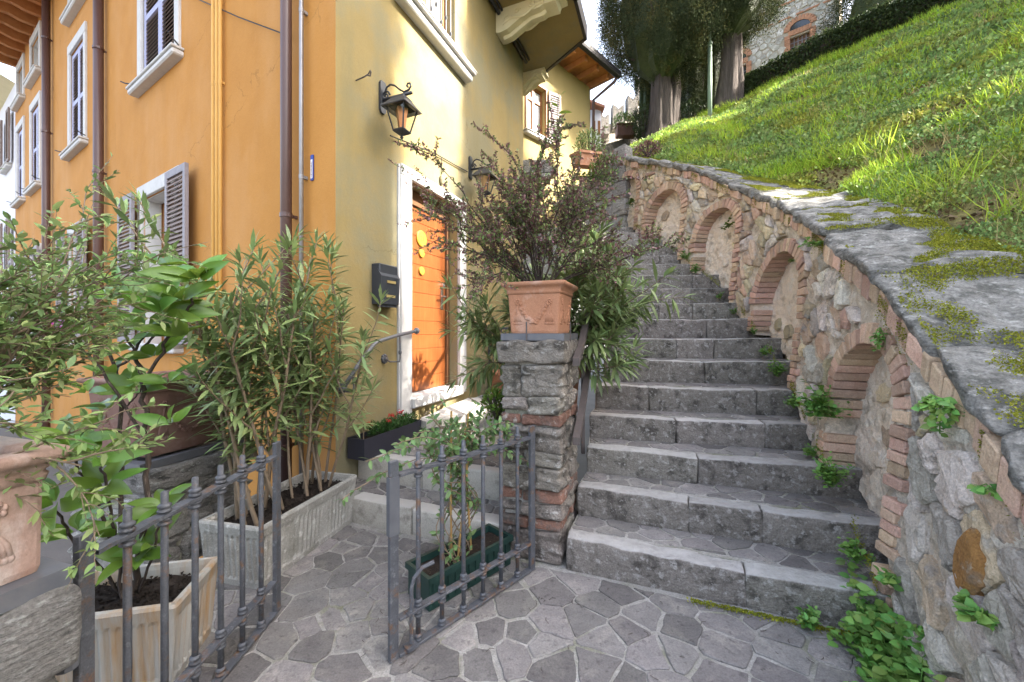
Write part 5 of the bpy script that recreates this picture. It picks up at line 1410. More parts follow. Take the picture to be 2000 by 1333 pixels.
# terracotta pots
def round_pot(label, c, z, r, h, m='terracotta_warm'):
    t = thing('terracotta_pot', label, 'plant pot', (c[0], c[1], z)); X = Matrix.Translation((c[0], c[1], z))
    g = G(); g.lathe([(r*.68, 0), (r*.92, h*.82), (r, h*.82), (r*1.02, h), (r*.9, h), (r*.84, h*.8)], 20, X); mk('pot', g, m, t, True)
    g = G(); g.lathe([(r*.85, h*.88), (r*.5, h*.9), (.01, h*.91)], 14, X); mk('soil', g, 'soil', t); return t
round_pot('tall terracotta pot behind the middle pillar holding the narrow leaved bush', (.33, 3.12), .35, .21, .80, 'terracotta_warm')
round_pot('small terracotta pot on the landing by the iron grille', (-.16, 5.2), .512, .15, .36)
tp = thing('terracotta_trough', 'tilted terracotta trough on the wall at the head of the steps', 'planter', W(1150, 318, 8.2))
p = W(1133, 322, 8.1); X = frame(p, Vector((.80, .58, .18)).normalized(), Vector((-.58, .80, 0)))
g = G(); V = [(0, 0, 0), (.55, 0, 0), (.55, .22, 0), (0, .22, 0), (-.03, -.03, .26), (.58, -.03, .26), (.58, .25, .26), (-.03, .25, .26)]; g.add(V, [(3, 2, 1, 0), (0, 1, 5, 4), (1, 2, 6, 5), (2, 3, 7, 6), (3, 0, 4, 7)], X); mk('body', g, 'terracotta_warm', tp)
g = G(); g.box((-.05, -.05, .24), (.60, -.02, .29), X); g.box((-.05, .24, .24), (.60, .27, .29), X); g.box((-.05, -.02, .24), (-.02, .24, .29), X); g.box((.57, -.02, .24), (.60, .24, .29), X); mk('rim', g, 'terracotta_warm', tp)
g = G(); g.box((-.02, -.02, .22), (.57, .24, .25), X); mk('soil', g, 'soil', tp)
tp2 = thing('terracotta_trough', 'terracotta trough with trailing plants on the low wall below the castle', 'planter', W(1222, 262, 13.4))
p = W(1206, 258, 13.3); g = G(); g.box((0, 0, -.1), (.62, .3, .24), Matrix.Translation(p), .01); mk('body', g, 'terracotta_dark', tp2)
g = G(); g.box((-.03, -.03, .241), (.65, .33, .29), Matrix.Translation(p), .01); mk('rim', g, 'terracotta_dark', tp2)
ew = thing('stair_end_wall', 'dark mossy low wall turning off at the head of the steps', 'wall', (1.4, 7.6, 3.2))
random.seed(12)
for k in range(5):
    for j in range(5):
        a = Vector((1.98, 6.98, 3.1)).lerp(Vector((1.05, 8.05, 3.1)), j/5); hh = (1.55-.16*j)/5
        V, F = rbox((0, 0, k*hh), (.285, .25, k*hh+hh-.01), .02, (3, 2, 2), .02, k*9+j, 6); X = frame(a, Vector((-.656, .755, 0)), Vector((.755, .656, 0)))
        mk('stone', ([X @ Vector(v) for v in V], F), 'pillar_stone', ew, True)
# iron grille on the landing
ig = thing('iron_grille', 'narrow dark iron grille gate on the landing past the door', 'gate', (-.2, 5.55, .5))
X = frame(Vector((-.33, 5.55, .51)), Vector((.93, .1, 0)).normalized(), Vector((-.1, .93, 0)))
g = G(); g.box((0, -.015, 0), (.03, .015, .95), X); g.box((.45, -.015, 0), (.48, .015, .95), X); g.box((.03, -.012, .05), (.45, .012, .08), X); g.box((.03, -.012, .88), (.45, .012, .91), X); mk('frame', g, 'lamp_iron', ig)
V, F = G().tube([(0, 0, 0), (0, 0, .80)], .007, 5).vf(); me = mesh_of('bar', V, F, 'lamp_iron')
for k in range(7): put('bar', me, X @ Matrix.Translation((.07+k*.057, 0, .08)), ig)
# thin green pole among the cypresses
gp = thing('lamp_pole', 'thin pale green metal pole standing between the two cypress trunks', 'pole', (5.25, 10.6, 7.2))
g = G(); g.tube([(5.25, 10.6, 6.6), (5.25, 10.6, 9.0)], .055, 10); mk('pole', g, 'pole_green', gp, True)
g = G(); g.tube([(5.25, 10.6, 9.0), (5.25, 10.6, 13)], .035, 8); mk('upper_pole', g, 'pole_green', gp, True)
g = G(); g.lathe([(.06, 0), (.07, .03), (.07, .08), (.05, .1)], 10, Matrix.Translation((5.25, 10.6, 8.95))); mk('collar', g, 'pole_green', gp, True)
# ================================================================ PLANTS
LEAF3 = leaf_t(1.0, .17, 3, .10, .18); MAG = leaf_t(1.0, .40, 5, .26, .24); JAS = leaf_t(1.0, .46, 3, .12, .15); SMALL = small_leaf(.46, .12); SLIM = small_leaf(.22, .05); BROAD = small_leaf(.75, .12)
WEED = leaf_t(1.0, .66, 3, .10, .22)
LM = {}
def leaf_mesh(key, tpl, m):
    if key not in LM: LM[key] = mesh_of('leaf', tpl[0], tpl[1], m, True)
    return LM[key]
def put_leaf(me, p, d, sc, roll, parent): return put('leaf', me, leaf_world(Vector(p), d, sc, roll), parent)
def tri(F4):
    return F4
def whorl(pos, ax, n, ang, rng):
    """n directions round an axis, opened by ang"""
    a = ax.orthogonal().normalized(); b = ax.cross(a); out = []
    o = rng.uniform(0, 6.28)
    for k in range(n):
        t = o+2*math.pi*k/n+rng.uniform(-.3, .3); g_ = ang*rng.uniform(.75, 1.25)
        out.append((ax*math.cos(g_)+(a*math.cos(t)+b*math.sin(t))*math.sin(g_)).normalized())
    return out
# ---- oleander shrubs (tall narrow leaves)
def oleander(label, bases_, height, lean, seed, nind, size=.12, group='narrow leaved shrubs', density=.030, nb=4, extra=()):
    rr = random.Random(seed); out = []; anc = []
    t = thing('oleander_shrub', label, 'shrub', bases_[0], 0, None)
    for i, b in enumerate(bases_):
        d = Vector((rr.uniform(-1, 1)*lean[0]+lean[2], rr.uniform(-1, 1)*lean[1]+lean[3], 1)); H_ = height*rr.uniform(.72, 1.05)
        grow(out, anc, b, d, H_, .011*rr.uniform(.8, 1.3), 1, nb, .55, .25, .06, 8, .45, .28, .42, rr)
    for (d, ln) in extra:
        b = bases_[int(rr.random()*len(bases_))]; grow(out, anc, b, Vector(d), ln, .009, 1, nb, .5, .05, .07, 8, .4, .3, .42, rr)
    stems('branch', out, 'bark_tan', t)
    L = []
    for (a, b, d, lev, f) in anc:
        if lev == 1 and f < .45: continue
        ln = (b-a).length; n = max(1, int(ln/density))
        for k in range(n):
            if lev == 1 and f < .7 and rr.random() < .5: continue
            p = a.lerp(b, (k+.5)/n)
            for q in whorl(p, d, 3, 1.02 if f < .9 else .7, rr):
                q = (q+Vector((0, 0, -.05-.35*(1-f)-(.5 if rr.random() < .15 else 0)))).normalized(); L.append((p, q, size*rr.uniform(.6, 1.25), rr.uniform(-.5, .5)))
        if f > .99:
            for q in whorl(b, d, 5, .35, rr): L.append((b, q, size*rr.uniform(.6, .95), rr.uniform(-.5, .5)))
    rr.shuffle(L)
    L.sort(key=lambda q: (q[0]-Vector((0, 0, 1.36))).length if nind else 0)
    me = leaf_mesh('ole', LEAF3, 'leaf_oleander'); ind = set(range(0, min(len(L), nind*2), 2))
    for i in ind: put_leaf(me, *L[i], t)
    rest = [q for i, q in enumerate(L) if i not in ind]
    if rest:
        mk('foliage', scatter(*LEAF3, [q[0] for q in rest], [q[1] for q in rest], np.array([q[2] for q in rest]), np.array([q[3] for q in rest])), 'foliage_oleander', t, True, 'stuff')
    return t
def XBp(x, y): return XB @ Vector((x, y, .28))
oleander('tall oleander shrub in the near end of the ribbed concrete trough', [XBp(.10, .16), XBp(.20, .22), XBp(.14, .30), XBp(.28, .12), XBp(.25, .33), XBp(.12, .20), XBp(.22, .10), XBp(.16, .38), XBp(.30, .26)], 1.27, (.40, .22, -.13, .0), 5, 130, .135, density=.032)
oleander('bushy oleander shrub at the far end of the ribbed concrete trough by the downpipe', [XBp(.22, .55), XBp(.14, .62), XBp(.28, .70), XBp(.20, .76), XBp(.30, .60), XBp(.18, .48), XBp(.26, .52), XBp(.12, .72), XBp(.24, .66)], 1.27, (.34, .22, .05, .06), 9, 120, .135, density=.032)
oleander('dark oleander bush in the tall terracotta pot behind the middle pillar', [Vector((.33+.10*math.cos(k*.6), 3.12+.10*math.sin(k*.6), 1.05)) for k in range(11)], .76, (1.0, .45, -.06, -.18), 23, 240, .15, density=.030, nb=4, extra=[((.75, -.2, 1.25), .78), ((.95, -.3, 1.05), .80), ((.55, -.25, 1.3), .85), ((1.0, .0, 1.2), .85), ((-.8, -.3, 1.1), .75), ((.85, -.5, .8), .66), ((1.2, -.35, .75), .58), ((1.2, -.5, .35), .5), ((1.1, -.5, .9), .62), ((-1.5, -.5, .6), .75), ((-1.4, -.3, .3), .7), ((-1.2, -.6, .9), .7), ((1.0, -.6, .1), .45), ((-1.7, -.2, .1), .7)])
# low sprays that lean out over the trough edge
rr = random.Random(61); out = []; anc = []
# ---- magnolia in the near trough
mg = thing('magnolia_shrub', 'young broad leaved evergreen with big glossy leaves in the rust streaked trough', 'shrub', W(258, 1165, 1.66))
rr = random.Random(41); out = []; base = W(258, 1165, 1.66); base.z = .27
def limb(pts, r0, r1):
    P_ = [Vector(p) for p in pts]; n = 6; Q = []
    for i in range(len(P_)-1):
        for k in range(n): Q.append(P_[i].lerp(P_[i+1], k/n)+Vector((rr.gauss(0, .004), rr.gauss(0, .004), 0)))
    Q.append(P_[-1]); out.append((Q, [r0+(r1-r0)*i/(len(Q)-1) for i in range(len(Q))]))
limb([base, W(290, 1000, 1.66), W(284, 860, 1.68), W(280, 745, 1.68), W(262, 690, 1.68)], .012, .007)
limb([base+Vector((-.03, .02, 0)), W(232, 980, 1.70), W(238, 800, 1.72), W(222, 720, 1.72), W(200, 640, 1.72)], .011, .006)
limb([W(280, 745, 1.68), W(330, 660, 1.66), W(372, 600, 1.64), W(385, 560, 1.62)], .007, .004)
limb([W(262, 690, 1.68), W(290, 640, 1.64), W(318, 620, 1.60)], .006, .004)
limb([W(222, 720, 1.72), W(270, 690, 1.74), W(310, 650, 1.76), W(335, 590, 1.78)], .006, .004)
limb([W(262, 690, 1.68), W(230, 620, 1.62), W(214, 590, 1.6)], .005, .003)
limb([W(284, 860, 1.68), W(200, 720, 1.6), W(110, 640, 1.55), W(70, 560, 1.5)], .006, .003)
limb([base+Vector((.02, -.02, 0)), W(180, 960, 1.55), W(140, 880, 1.5)], .007, .004)
limb([base+Vector((.0, -.04, 0)), W(225, 1060, 1.58), W(205, 930, 1.5), W(190, 900, 1.48)], .006, .004)
limb([base+Vector((.03, .0, 0)), W(300, 1080, 1.62), W(320, 1000, 1.6)], .006, .004)
limb([W(238, 800, 1.72), W(262, 780, 1.7), W(275, 760, 1.7)], .004, .003)
limb([base+Vector((-.04, 0, 0)), W(150, 1060, 1.5), W(110, 1000, 1.42)], .006, .004)
stems('branch', out, 'bark_dark', mg, 6)
me = leaf_mesh('mag', MAG, 'leaf_magnolia')
for (x, y, z, n, sc) in ((388, 548, 1.62, 9, .165), (336, 580, 1.78, 9, .15), (316, 615, 1.60, 9, .165), (268, 580, 1.74, 6, .15), (210, 588, 1.6, 8, .15), (262, 680, 1.66, 6, .13), (352, 660, 1.64, 6, .14), (240, 560, 1.7, 4, .15),
        (142, 872, 1.5, 8, .17), (190, 895, 1.48, 8, .15), (272, 765, 1.7, 6, .13), (112, 985, 1.42, 8, .15), (322, 990, 1.6, 7, .14), (262, 1090, 1.6, 8, .14), (230, 1050, 1.58, 6, .14), (300, 1070, 1.62, 7, .13),
        (228, 735, 1.72, 5, .11), (70, 560, 1.5, 5, .12), (150, 1040, 1.5, 6, .13), (205, 950, 1.52, 6, .14), (250, 900, 1.68, 5, .13), (335, 830, 1.7, 6, .12), (100, 900, 1.5, 6, .14), (300, 700, 1.7, 7, .13), (180, 660, 1.6, 6, .13), (330, 750, 1.7, 6, .12), (215, 800, 1.66, 6, .12), (170, 770, 1.6, 5, .12), (305, 520, 1.76, 7, .14), (355, 590, 1.6, 8, .15), (285, 640, 1.62, 7, .15)):
    p = W(x, y, z); ax = Vector((rr.uniform(-.5, .5), rr.uniform(-.5, .2), 1)).normalized()
    for q in whorl(p, ax, n, .95, rr):
        put('leaf', me, leaf_face(p+q*.012, q+Vector((0, -.12, -.15)), sc*rr.uniform(.7, 1.1), (rr.gauss(.1, .45), rr.gauss(-.9, .3), rr.gauss(.75, .3))), mg)
# ---- fine twiggy shrub in the left planter
fs = thing('fine_shrub', 'wide spreading twiggy shrub with fine pale green leaves in the washed left planter', 'shrub', (cl.x, cl.y, 1.05))
rr = random.Random(77); out = []; anc = []
for k in range(17):
    a = rr.uniform(0, 6.283); d = Vector((.42*math.cos(a)-.06, .42*math.sin(a)+.12, 1)); p = Vector((cl.x+.05*math.cos(a), cl.y+.05*math.sin(a), 1.03))
    grow(out, anc, p, d, rr.uniform(.36, .60), .0050, 2, 5, .75, .10, .13, 6, .4, .25, .50, rr)
for k in range(6):
    a = rr.uniform(.2, 1.9); d = Vector((.35+.3*math.cos(a), .45*math.sin(a), .75)); grow(out, anc, Vector((cl.x, cl.y, 1.05)), d, rr.uniform(.30, .45), .005, 2, 5, .8, .0, .14, 6, .4, .25, .5, rr)
stems('branch', out, 'bark_tan', fs, 4)
P_ = []; D_ = []
for (a, b, d, lev, f) in anc:
    if lev == 2 and f < .6: continue
    for k in range(4 if lev < 2 else 1):
        if rr.random() < .25: continue
        P_.append(a.lerp(b, rr.random())); q = Vector((rr.gauss(0, 1), rr.gauss(0, 1), rr.gauss(.25, .7))).normalized(); D_.append((q*.8+d*.6).normalized())
n = len(P_); mk('foliage', scatter(*leaf_t(1, .36, 3, .12, .15), P_, D_, RNG.uniform(.014, .034, n), RNG.uniform(-.8, .8, n)), 'foliage_fine', fs, True, 'stuff')
# ---- purple leaved shrub on the middle pillar
ps = thing('purple_shrub', 'airy shrub with small purple leaves in the warm terracotta planter', 'shrub', (cm.x, cm.y, 1.62))
rr = random.Random(15); out = []; anc = []
for k in range(19):
    a = 2*math.pi*k/19+rr.uniform(-.2, .2); d = Vector((.72*math.cos(a), .5*math.sin(a), .7+.6*rr.random()))
    grow(out, anc, Vector((cm.x+.03*math.cos(a), cm.y+.03*math.sin(a), 1.60)), d, rr.uniform(.46, .68), .007, 2, 5, .75, .02, .16, 6, .3, .28, .55, rr)
for d in ((-.05, .0, 1), (.10, .1, 1), (-.75, .05, .6), (.75, .1, .6), (-.22, 0, 1)):
    grow(out, anc, Vector((cm.x, cm.y, 1.60)), Vector(d), .86, .007, 2, 4, .6, .08, .12, 7, .3, .3, .42, rr)
stems('branch', out, 'bark_dark', ps, 4)
P_ = []; D_ = []
for (a, b, d, lev, f) in anc:
    if lev == 2 and f < .75: continue
    for k in range(9 if lev == 0 else 5):
        P_.append(a.lerp(b, rr.random())); q = Vector((rr.gauss(0, 1), rr.gauss(0, 1), rr.gauss(.1, .8))).normalized(); D_.append((q+d*.3).normalized())
n = len(P_); mk('foliage', scatter(*leaf_t(1, .6, 2, .12, .1), P_, D_, RNG.uniform(.011, .026, n), RNG.uniform(-.8, .8, n)), 'foliage_purple', ps, True, 'stuff')
P_ = []; D_ = []
for (a, b, d, lev, f) in anc:
    if rr.random() < .15 or lev == 2 and f < .3: continue
    for k in range(6): P_.append(a.lerp(b, rr.random())); D_.append((Vector((rr.gauss(0, 1), rr.gauss(0, 1), rr.gauss(.1, .8))).normalized()+d*.3).normalized())
n = len(P_); mk('green_foliage', scatter(*leaf_t(1, .42, 2, .12, .1), P_, D_, RNG.uniform(.014, .030, n), RNG.uniform(-.8, .8, n)), 'foliage_fine', ps, True, 'stuff')
# ---- climber on canes behind the right gate leaf
js = thing('climbing_plant', 'leafy climber on bamboo canes in the green box behind the right gate leaf', 'climber', XGB @ Vector((.28, .09, .15)))
for (x, tx, h) in ((.20, .0, .93), (.27, .03, .90), (.34, -.03, .82), (.24, .06, .8)):
    g = G(); g.tube([XGB @ Vector((x, .09, .10)), XGB @ Vector((x+tx, .095, .5)), XGB @ Vector((x+tx*1.5, .09, h))], .006, 6); mk('cane', g, 'bamboo', js)
rr = random.Random(19); out = []; anc = []
for k in range(11):
    x = .27+rr.uniform(-.10, .10); pts = []; ph0 = rr.uniform(0, 6)
    top = rr.uniform(.55, .90)
    for i in range(18):
        u = i/17; pts.append(XGB @ Vector((x+.05*math.sin(ph0+u*9)*(1+u)+(.10*rr.uniform(-1, 1) if u > .7 else 0), .09+.045*math.cos(ph0+u*9), .12+u*top)))
    out.append((pts, [.0035]*18))
    for i in range(17): anc.append((pts[i], pts[i+1], (pts[i+1]-pts[i]).normalized(), 1, i/17))
for (x, y, z) in ((-.30, .0, .80), (-.42, .02, .66), (-.20, -.05, .86), (.55, .0, .78), (.66, -.05, .58), (.50, -.06, .84), (.1, -.05, .9), (.4, .08, .9), (-.05, .05, .86), (.62, -.03, .72)):
    a = Vector((.27, .09, .68)); pts = [XGB @ (a.lerp(Vector((x, y, z)), u)+Vector((0, 0, .06*math.sin(math.pi*u)))+Vector((rr.gauss(0, .008), rr.gauss(0, .008), 0))) for u in np.linspace(0, 1, 12)]
    out.append((pts, [.0028]*12))
    for i in range(11): anc.append((pts[i], pts[i+1], (pts[i+1]-pts[i]).normalized(), 0, 1))
stems('branch', out, 'bark_tan', js, 4)
L = []
for (a, b, d, lev, f) in anc:
    for k in range((2 if f > .55 else (1 if rr.random() < .55 else 0)) if lev else 2):
        p = a.lerp(b, rr.random())
        for q in whorl(p, d, 2, 1.15, rr): L.append((p, (q+Vector((0, -.25, -.12))).normalized(), rr.uniform(.030, .056), rr.uniform(-.7, .7)))
rr.shuffle(L); me = leaf_mesh('jas', JAS, 'leaf_jasmine')
for q in L[:280]: put('leaf', me, leaf_face(q[0], q[1]+Vector((0, 0, -.25)), q[2], (rr.gauss(0, .5), rr.gauss(-.8, .4), .6)), js)
L2 = L[280:]
mk('foliage', scatter(*JAS, [q[0] for q in L2], [q[1] for q in L2], np.array([q[2] for q in L2]), np.array([q[3] for q in L2])), 'foliage_jasmine', js, True, 'stuff')
# long trailing shoot to the left
# ---- red flowers in the black box
rf = thing('red_flowers', 'low green plants with red blooms in the black flower box', 'flowers', XBB @ Vector((.42, .085, .14)))
rr = random.Random(3); P_ = []; D_ = []; Q_ = []; E_ = []
for k in range(70):
    x = rr.uniform(.20, .73); c_ = XBB @ Vector((x, rr.uniform(.03, .14), .13))
    for i in range(16):
        u = rr.random(); d = Vector((rr.gauss(0, .45), rr.gauss(0, .45), 1)).normalized(); P_.append(c_+d*u*.10); D_.append((d*.6+Vector((rr.gauss(0, .6), rr.gauss(0, .6), .1))).normalized())
n = len(P_); mk('foliage', scatter(*SLIM, P_, D_, RNG.uniform(.03, .055, n), RNG.uniform(-1, 1, n)), 'foliage_box', rf, False, 'stuff')
for (x, y, z) in ((.22, .02, .215), (.50, .03, .24), (.55, .01, .21), (.46, .05, .20), (.60, .06, .25), (.53, .08, .26), (.36, .1, .22)):
    c_ = XBB @ Vector((x, y, z)); n = 26; p = np.array(c_)+RNG.normal(size=(n, 3))*.010
    mk('bloom', scatter(*BROAD, p, rdir(n)+np.array((.1, -.3, .4)), RNG.uniform(.014, .024, n)), 'petal_red', rf)
sp = thing('potted_plant', 'drooping long leaved plant at the near end of the black flower box', 'plant', XBB @ Vector((.08, .08, .14)))
c_ = XBB @ Vector((.09, .08, .13)); g = G(); g.tube([c_, c_+Vector((0, 0, .13))], .005, 5); mk('stem', g, 'bark_tan', sp)
me = leaf_mesh('ole2', leaf_t(1, .24, 4, .1, .55), 'leaf_oleander')
for k in range(13):
    a = k*2.4; put_leaf(me, c_+Vector((0, 0, .11+.02*rr.random())), (math.cos(a), math.sin(a), .35), rr.uniform(.09, .13), rr.uniform(-.3, .3), sp)
# ---- single stemmed plant at the head of the steps
st = thing('sapling', 'single upright stem with a few long leaves before the rear window', 'sapling', W(1090, 335, 6.4))
pts = [W(1088, 420, 6.5), W(1089, 330, 6.5), W(1087, 260, 6.5), W(1090, 182, 6.5)]; g = G(); g.tube(pts, [.014, .011, .008, .004], 6); mk('stem', g, 'bark_tan', st)
me = leaf_mesh('sap', leaf_t(1, .30, 4, .12, .3), 'leaf_magnolia')
for (x, y, dx, dz, s_) in ((1090, 195, .5, 1, .20), (1090, 210, -.6, .5, .14), (1090, 222, 1, .35, .22), (1088, 240, -1, .25, .18), (1088, 255, .9, .5, .18), (1088, 262, -.5, .6, .13), (1087, 275, -.8, .3, .12), (1088, 290, .7, .5, .15), (1088, 300, 1, .1, .12), (1088, 312, -.8, .3, .12)):
    put_leaf(me, W(x, y, 6.5), (dx, rr.uniform(-.4, .2), dz), s_, rr.uniform(-.4, .4), st)
# ---- weeds along the wall
def weed(label, c, r, n, sc, tall=1.0, indiv=0, m=('leaf_weed', 'foliage_weed'), normal=None, tpl=WEED, drop=0.0):
    t = thing('wall_weed', label, 'weed', c); rr = random.Random(int(c[0]*999+c[1]*77)); L = []; c = Vector(c); N_ = Vector(normal) if normal else Vector((0, 0, 1))
    gg = G(); ns_ = max(4, n//14)
    for k in range(ns_):
        d = Vector((rr.gauss(0, .7), rr.gauss(0, .7), rr.uniform(.3, 1)*tall-drop))+N_*.6; d.normalize(); e = c+Vector((d.x*r[0], d.y*r[1], d.z*r[2]))*rr.uniform(.55, 1)
        s0 = c+(e-c)*.15
        gg.tube([c, c.lerp(e, .5)+Vector((0, 0, .02)), e], .0022, 4, None, False)
        for i in range(max(2, n//ns_)):
            u = rr.uniform(.25, 1.05); p = c.lerp(e, u)+Vector((rr.gauss(0, .1)*r[0], rr.gauss(0, .1)*r[1], rr.gauss(0, .08)*r[2]))
            L.append((p, (d*.25+Vector((rr.gauss(0, .6), rr.gauss(0, .6), rr.uniform(-.15, .35)))+N_*.2).normalized(), sc*rr.uniform(.5, 1.2), rr.uniform(-.5, .5)))
    mk('stem', gg, 'foliage_weed', t); rr.shuffle(L)
    if indiv:
        me = leaf_mesh('weed'+m[0], tpl, m[0])
        for q in L[:indiv]: put('leaf', me, leaf_face(q[0], q[1]+Vector((0, 0, -.2)), q[2], N_+Vector((rr.gauss(0, .4), rr.gauss(-.3, .4), .5))), t)
    q_ = L[indiv:]
    if q_: mk('foliage', scatter(*tpl, [q[0] for q in q_], [q[1] for q in q_], np.array([q[2] for q in q_]), np.array([q[3] for q in q_])), m[1], t, True, 'stuff')
    return t
def at_wall(px, py, off=-.03):
    """the spot on the wall's face seen at a place in the photograph"""
    a = (px-1000)/F_; b = (YH-py)/F_; best = (9, 0, 0)
    for s in np.arange(.9, 8.4, .012):
        v = 1.5
        for _ in range(4): q = wallp(s, v, 0); v = EYE+b*q[1]
        e = abs(q[0]-a*q[1])
        if e < best[0]: best = (e, s, v)
    return Vector(wallp(best[1], best[2], off)), best[1]
ORD = ['first', 'second', 'third', 'fourth', 'fifth', 'sixth', 'seventh', 'eighth', 'ninth', 'tenth', 'eleventh', 'twelfth']
for (px, py, k, r, n, sc) in ((1690, 1085, 0, (.09, .09, .13), 150, .032), (1645, 935, 1, (.13, .11, .20), 330, .032), (1600, 880, 2, (.08, .08, .10), 120, .028), (1560, 785, 3, (.09, .09, .12), 160, .028),
        (1525, 722, 4, (.12, .10, .16), 230, .030), (1503, 680, 5, (.08, .08, .12), 140, .028), (1480, 640, 6, (.05, .06, .09), 70, .028), (1440, 600, 7, (.05, .05, .07), 60, .028), (1412, 570, 8, (.05, .06, .09), 70, .028), (1362, 520, 9, (.11, .11, .15), 150, .032), (1345, 492, 10, (.11, .10, .15), 130, .032), (1290, 462, 11, (.10, .10, .20), 110, .034)):
    q, s = at_wall(px, py+14); weed('tuft of small leaved weeds between the wall and the %s step from the bottom' % ORD[k], q, r, n, sc, 1.0, 0, normal=(-.6, -.2, .3))
q, s = at_wall(1622, 812); weed('leafy weed clump in front of the nearest arch niche', q, (.17, .14, .22), 380, .042, 1.0, 90, normal=(-.8, -.4, .1))
q, s = at_wall(1872, 800); weed('bright green weed hanging under the coping right of the nearest arch', q+Vector((-.03, 0, .04)), (.09, .08, .14), 120, .036, .3, 60, normal=(-.9, -.4, -.3), drop=.4)
q, s = at_wall(1945, 1205); weed('small leaved weed on the wall below the ochre stone', q, (.08, .06, .09), 70, .045, .4, 40, normal=(-.9, -.4, 0))
q, s = at_wall(1972, 968); weed('little weed sprig low at the far right of the wall', q, (.06, .05, .05), 30, .035, .4, 20, normal=(-.9, -.4, 0))
q, s = at_wall(1735, 640); weed('trailing weed under the coping above the nearest arch', q, (.06, .05, .14), 70, .026, .2, 0, normal=(-.8, -.4, -.2), drop=.5)
q, s = at_wall(1610, 478); weed('feathery weed tuft under the coping between the two nearest arches', q, (.12, .10, .12), 130, .032, .4, 0, normal=(-.8, -.4, 0), drop=.2)
q, s = at_wall(1410, 445, .06); weed('yellow green fern tuft inside the third arch niche', q, (.08, .08, .14), 90, .04, .6, 0, ('leaf_weed', 'foliage_ivy'), normal=(-.6, -.5, -.2))
q, s = at_wall(1530, 512, .06); weed('small green tuft under the crown of the second arch', q, (.05, .05, .05), 40, .025, .5, 0, normal=(-.6, -.5, -.2))
q, s = at_wall(1235, 390); weed('ivy patch hanging beside the fifth arch', q, (.10, .10, .3), 130, .04, .3, 0, ('leaf_weed', 'foliage_ivy'), normal=(-.6, -.6, -.2), drop=.4)
q = W(1195, 318, 7.35); weed('yellow green creeper at the top end of the retaining wall', q, (.26, .2, .34), 300, .06, .4, 0, ('leaf_weed', 'foliage_ivy'), normal=(-.6, -.6, -.1), drop=.3)
weed('dark creeper spilling over the low wall at the head of the steps', W(1150, 350, 7.35), (.34, .22, .30), 300, .06, .4, 0, ('leaf_weed', 'foliage_ivy'), normal=(-.4, -.8, .1), drop=.2)
bw = thing('weed_patch', 'lush patch of broad leaved weeds at the wall foot beside the bottom step', 'weed', (1.62, 1.62, 0))
rr = random.Random(6); L = []; gg = G()
for k in range(210):
    u = rr.random(); c_ = Vector((1.70, 1.88, 0)).lerp(Vector((1.38, 1.22, 0)), u)+Vector((rr.gauss(-.03, .06), rr.gauss(0, .05), 0)); h = rr.uniform(.03, .20)*(1.15-.5*u)
    e = c_+Vector((rr.gauss(-.05, .06), rr.gauss(-.04, .06), h)); gg.tube([c_, e], .002, 4, None, False)
    for i in range(9):
        p = c_.lerp(e, rr.uniform(.4, 1.05)); L.append((p+Vector((rr.gauss(0, .012), rr.gauss(0, .012), 0)), Vector((rr.gauss(0, 1), rr.gauss(-.2, 1), rr.uniform(-.1, .45))).normalized(), rr.uniform(.028, .056), rr.uniform(-.4, .4)))
mk('stem', gg, 'foliage_weed', bw); L.sort(key=lambda q: -q[0].z-.3*(q[2])); me = leaf_mesh('weedp', leaf_t(1, .62, 3, .10, .2), 'leaf_weed')
for q in L[:260]: put('leaf', me, leaf_face(q[0], q[1], q[2], (rr.gauss(-.3, .4), rr.gauss(-.6, .4), 1)), bw)
mk('foliage', scatter(*WEED, [q[0] for q in L[260:]], [q[1] for q in L[260:]], np.array([q[2] for q in L[260:]]), np.array([q[3] for q in L[260:]])), 'foliage_weed', bw, True, 'stuff')
for (px, py, lab) in ((1608, 1205, 'small weed tuft against the bottom step, left of the big weed patch'), (1775, 1140, 'weed sprig on the wall just above the big weed patch'), (1812, 1240, 'narrow weed trail on the wall right of the big weed patch')):
    if py == 1205: q = Vector((1.37, 1.82, .0)); weed(lab, q, (.09, .07, .11), 110, .034, 1.0, 50)
    else: q, s = at_wall(px, py); weed(lab, q, (.06, .06, .10), 70, .036, .4, 40, normal=(-.8, -.4, 0), drop=.3)
# ---- moss on the coping and in joints
rr = random.Random(10); MV = []; P_ = []; D_ = []; mg_ = G()
spots = []
for i, s in enumerate(CAPCUT):
    if s < 1.6: continue
    for _ in range(3): spots.append((s+rr.uniform(-.05, .10), rr.uniform(.02, .46), rr.uniform(.04, .10), rr.uniform(.08, .20)))
for _ in range(16): spots.append((rr.uniform(2.2, 8.2), rr.uniform(.2, .5), rr.uniform(.05, .13), rr.uniform(.06, .16)))
for _ in range(230000):
    ss = rr.uniform(1.5, 8.35); dd = rr.uniform(-.03, .58)
    i = max(k for k, c_ in enumerate(CAPCUT) if c_ <= ss+.3 or k == 0); jd = min(abs(ss-c_) for c_ in CAPCUT)
    f = 1.5*noise.noise(Vector((ss*2.3, dd*3.2, 2)))+.7*noise.noise(Vector((ss*7, dd*8, 5)))+.55*math.exp(-(jd/.06)**2)+.75*max(0, (dd-.33)/.25)-.18
    if rr.random() > f*2.0: continue
    p = wallp(ss, cap_at(ss), dd); P_.append((p[0], p[1], cap_at(ss)+.004+rr.uniform(0, .014)*min(1, max(0, f)))); D_.append((rr.gauss(0, .7), rr.gauss(0, .7), .8))
spots = []
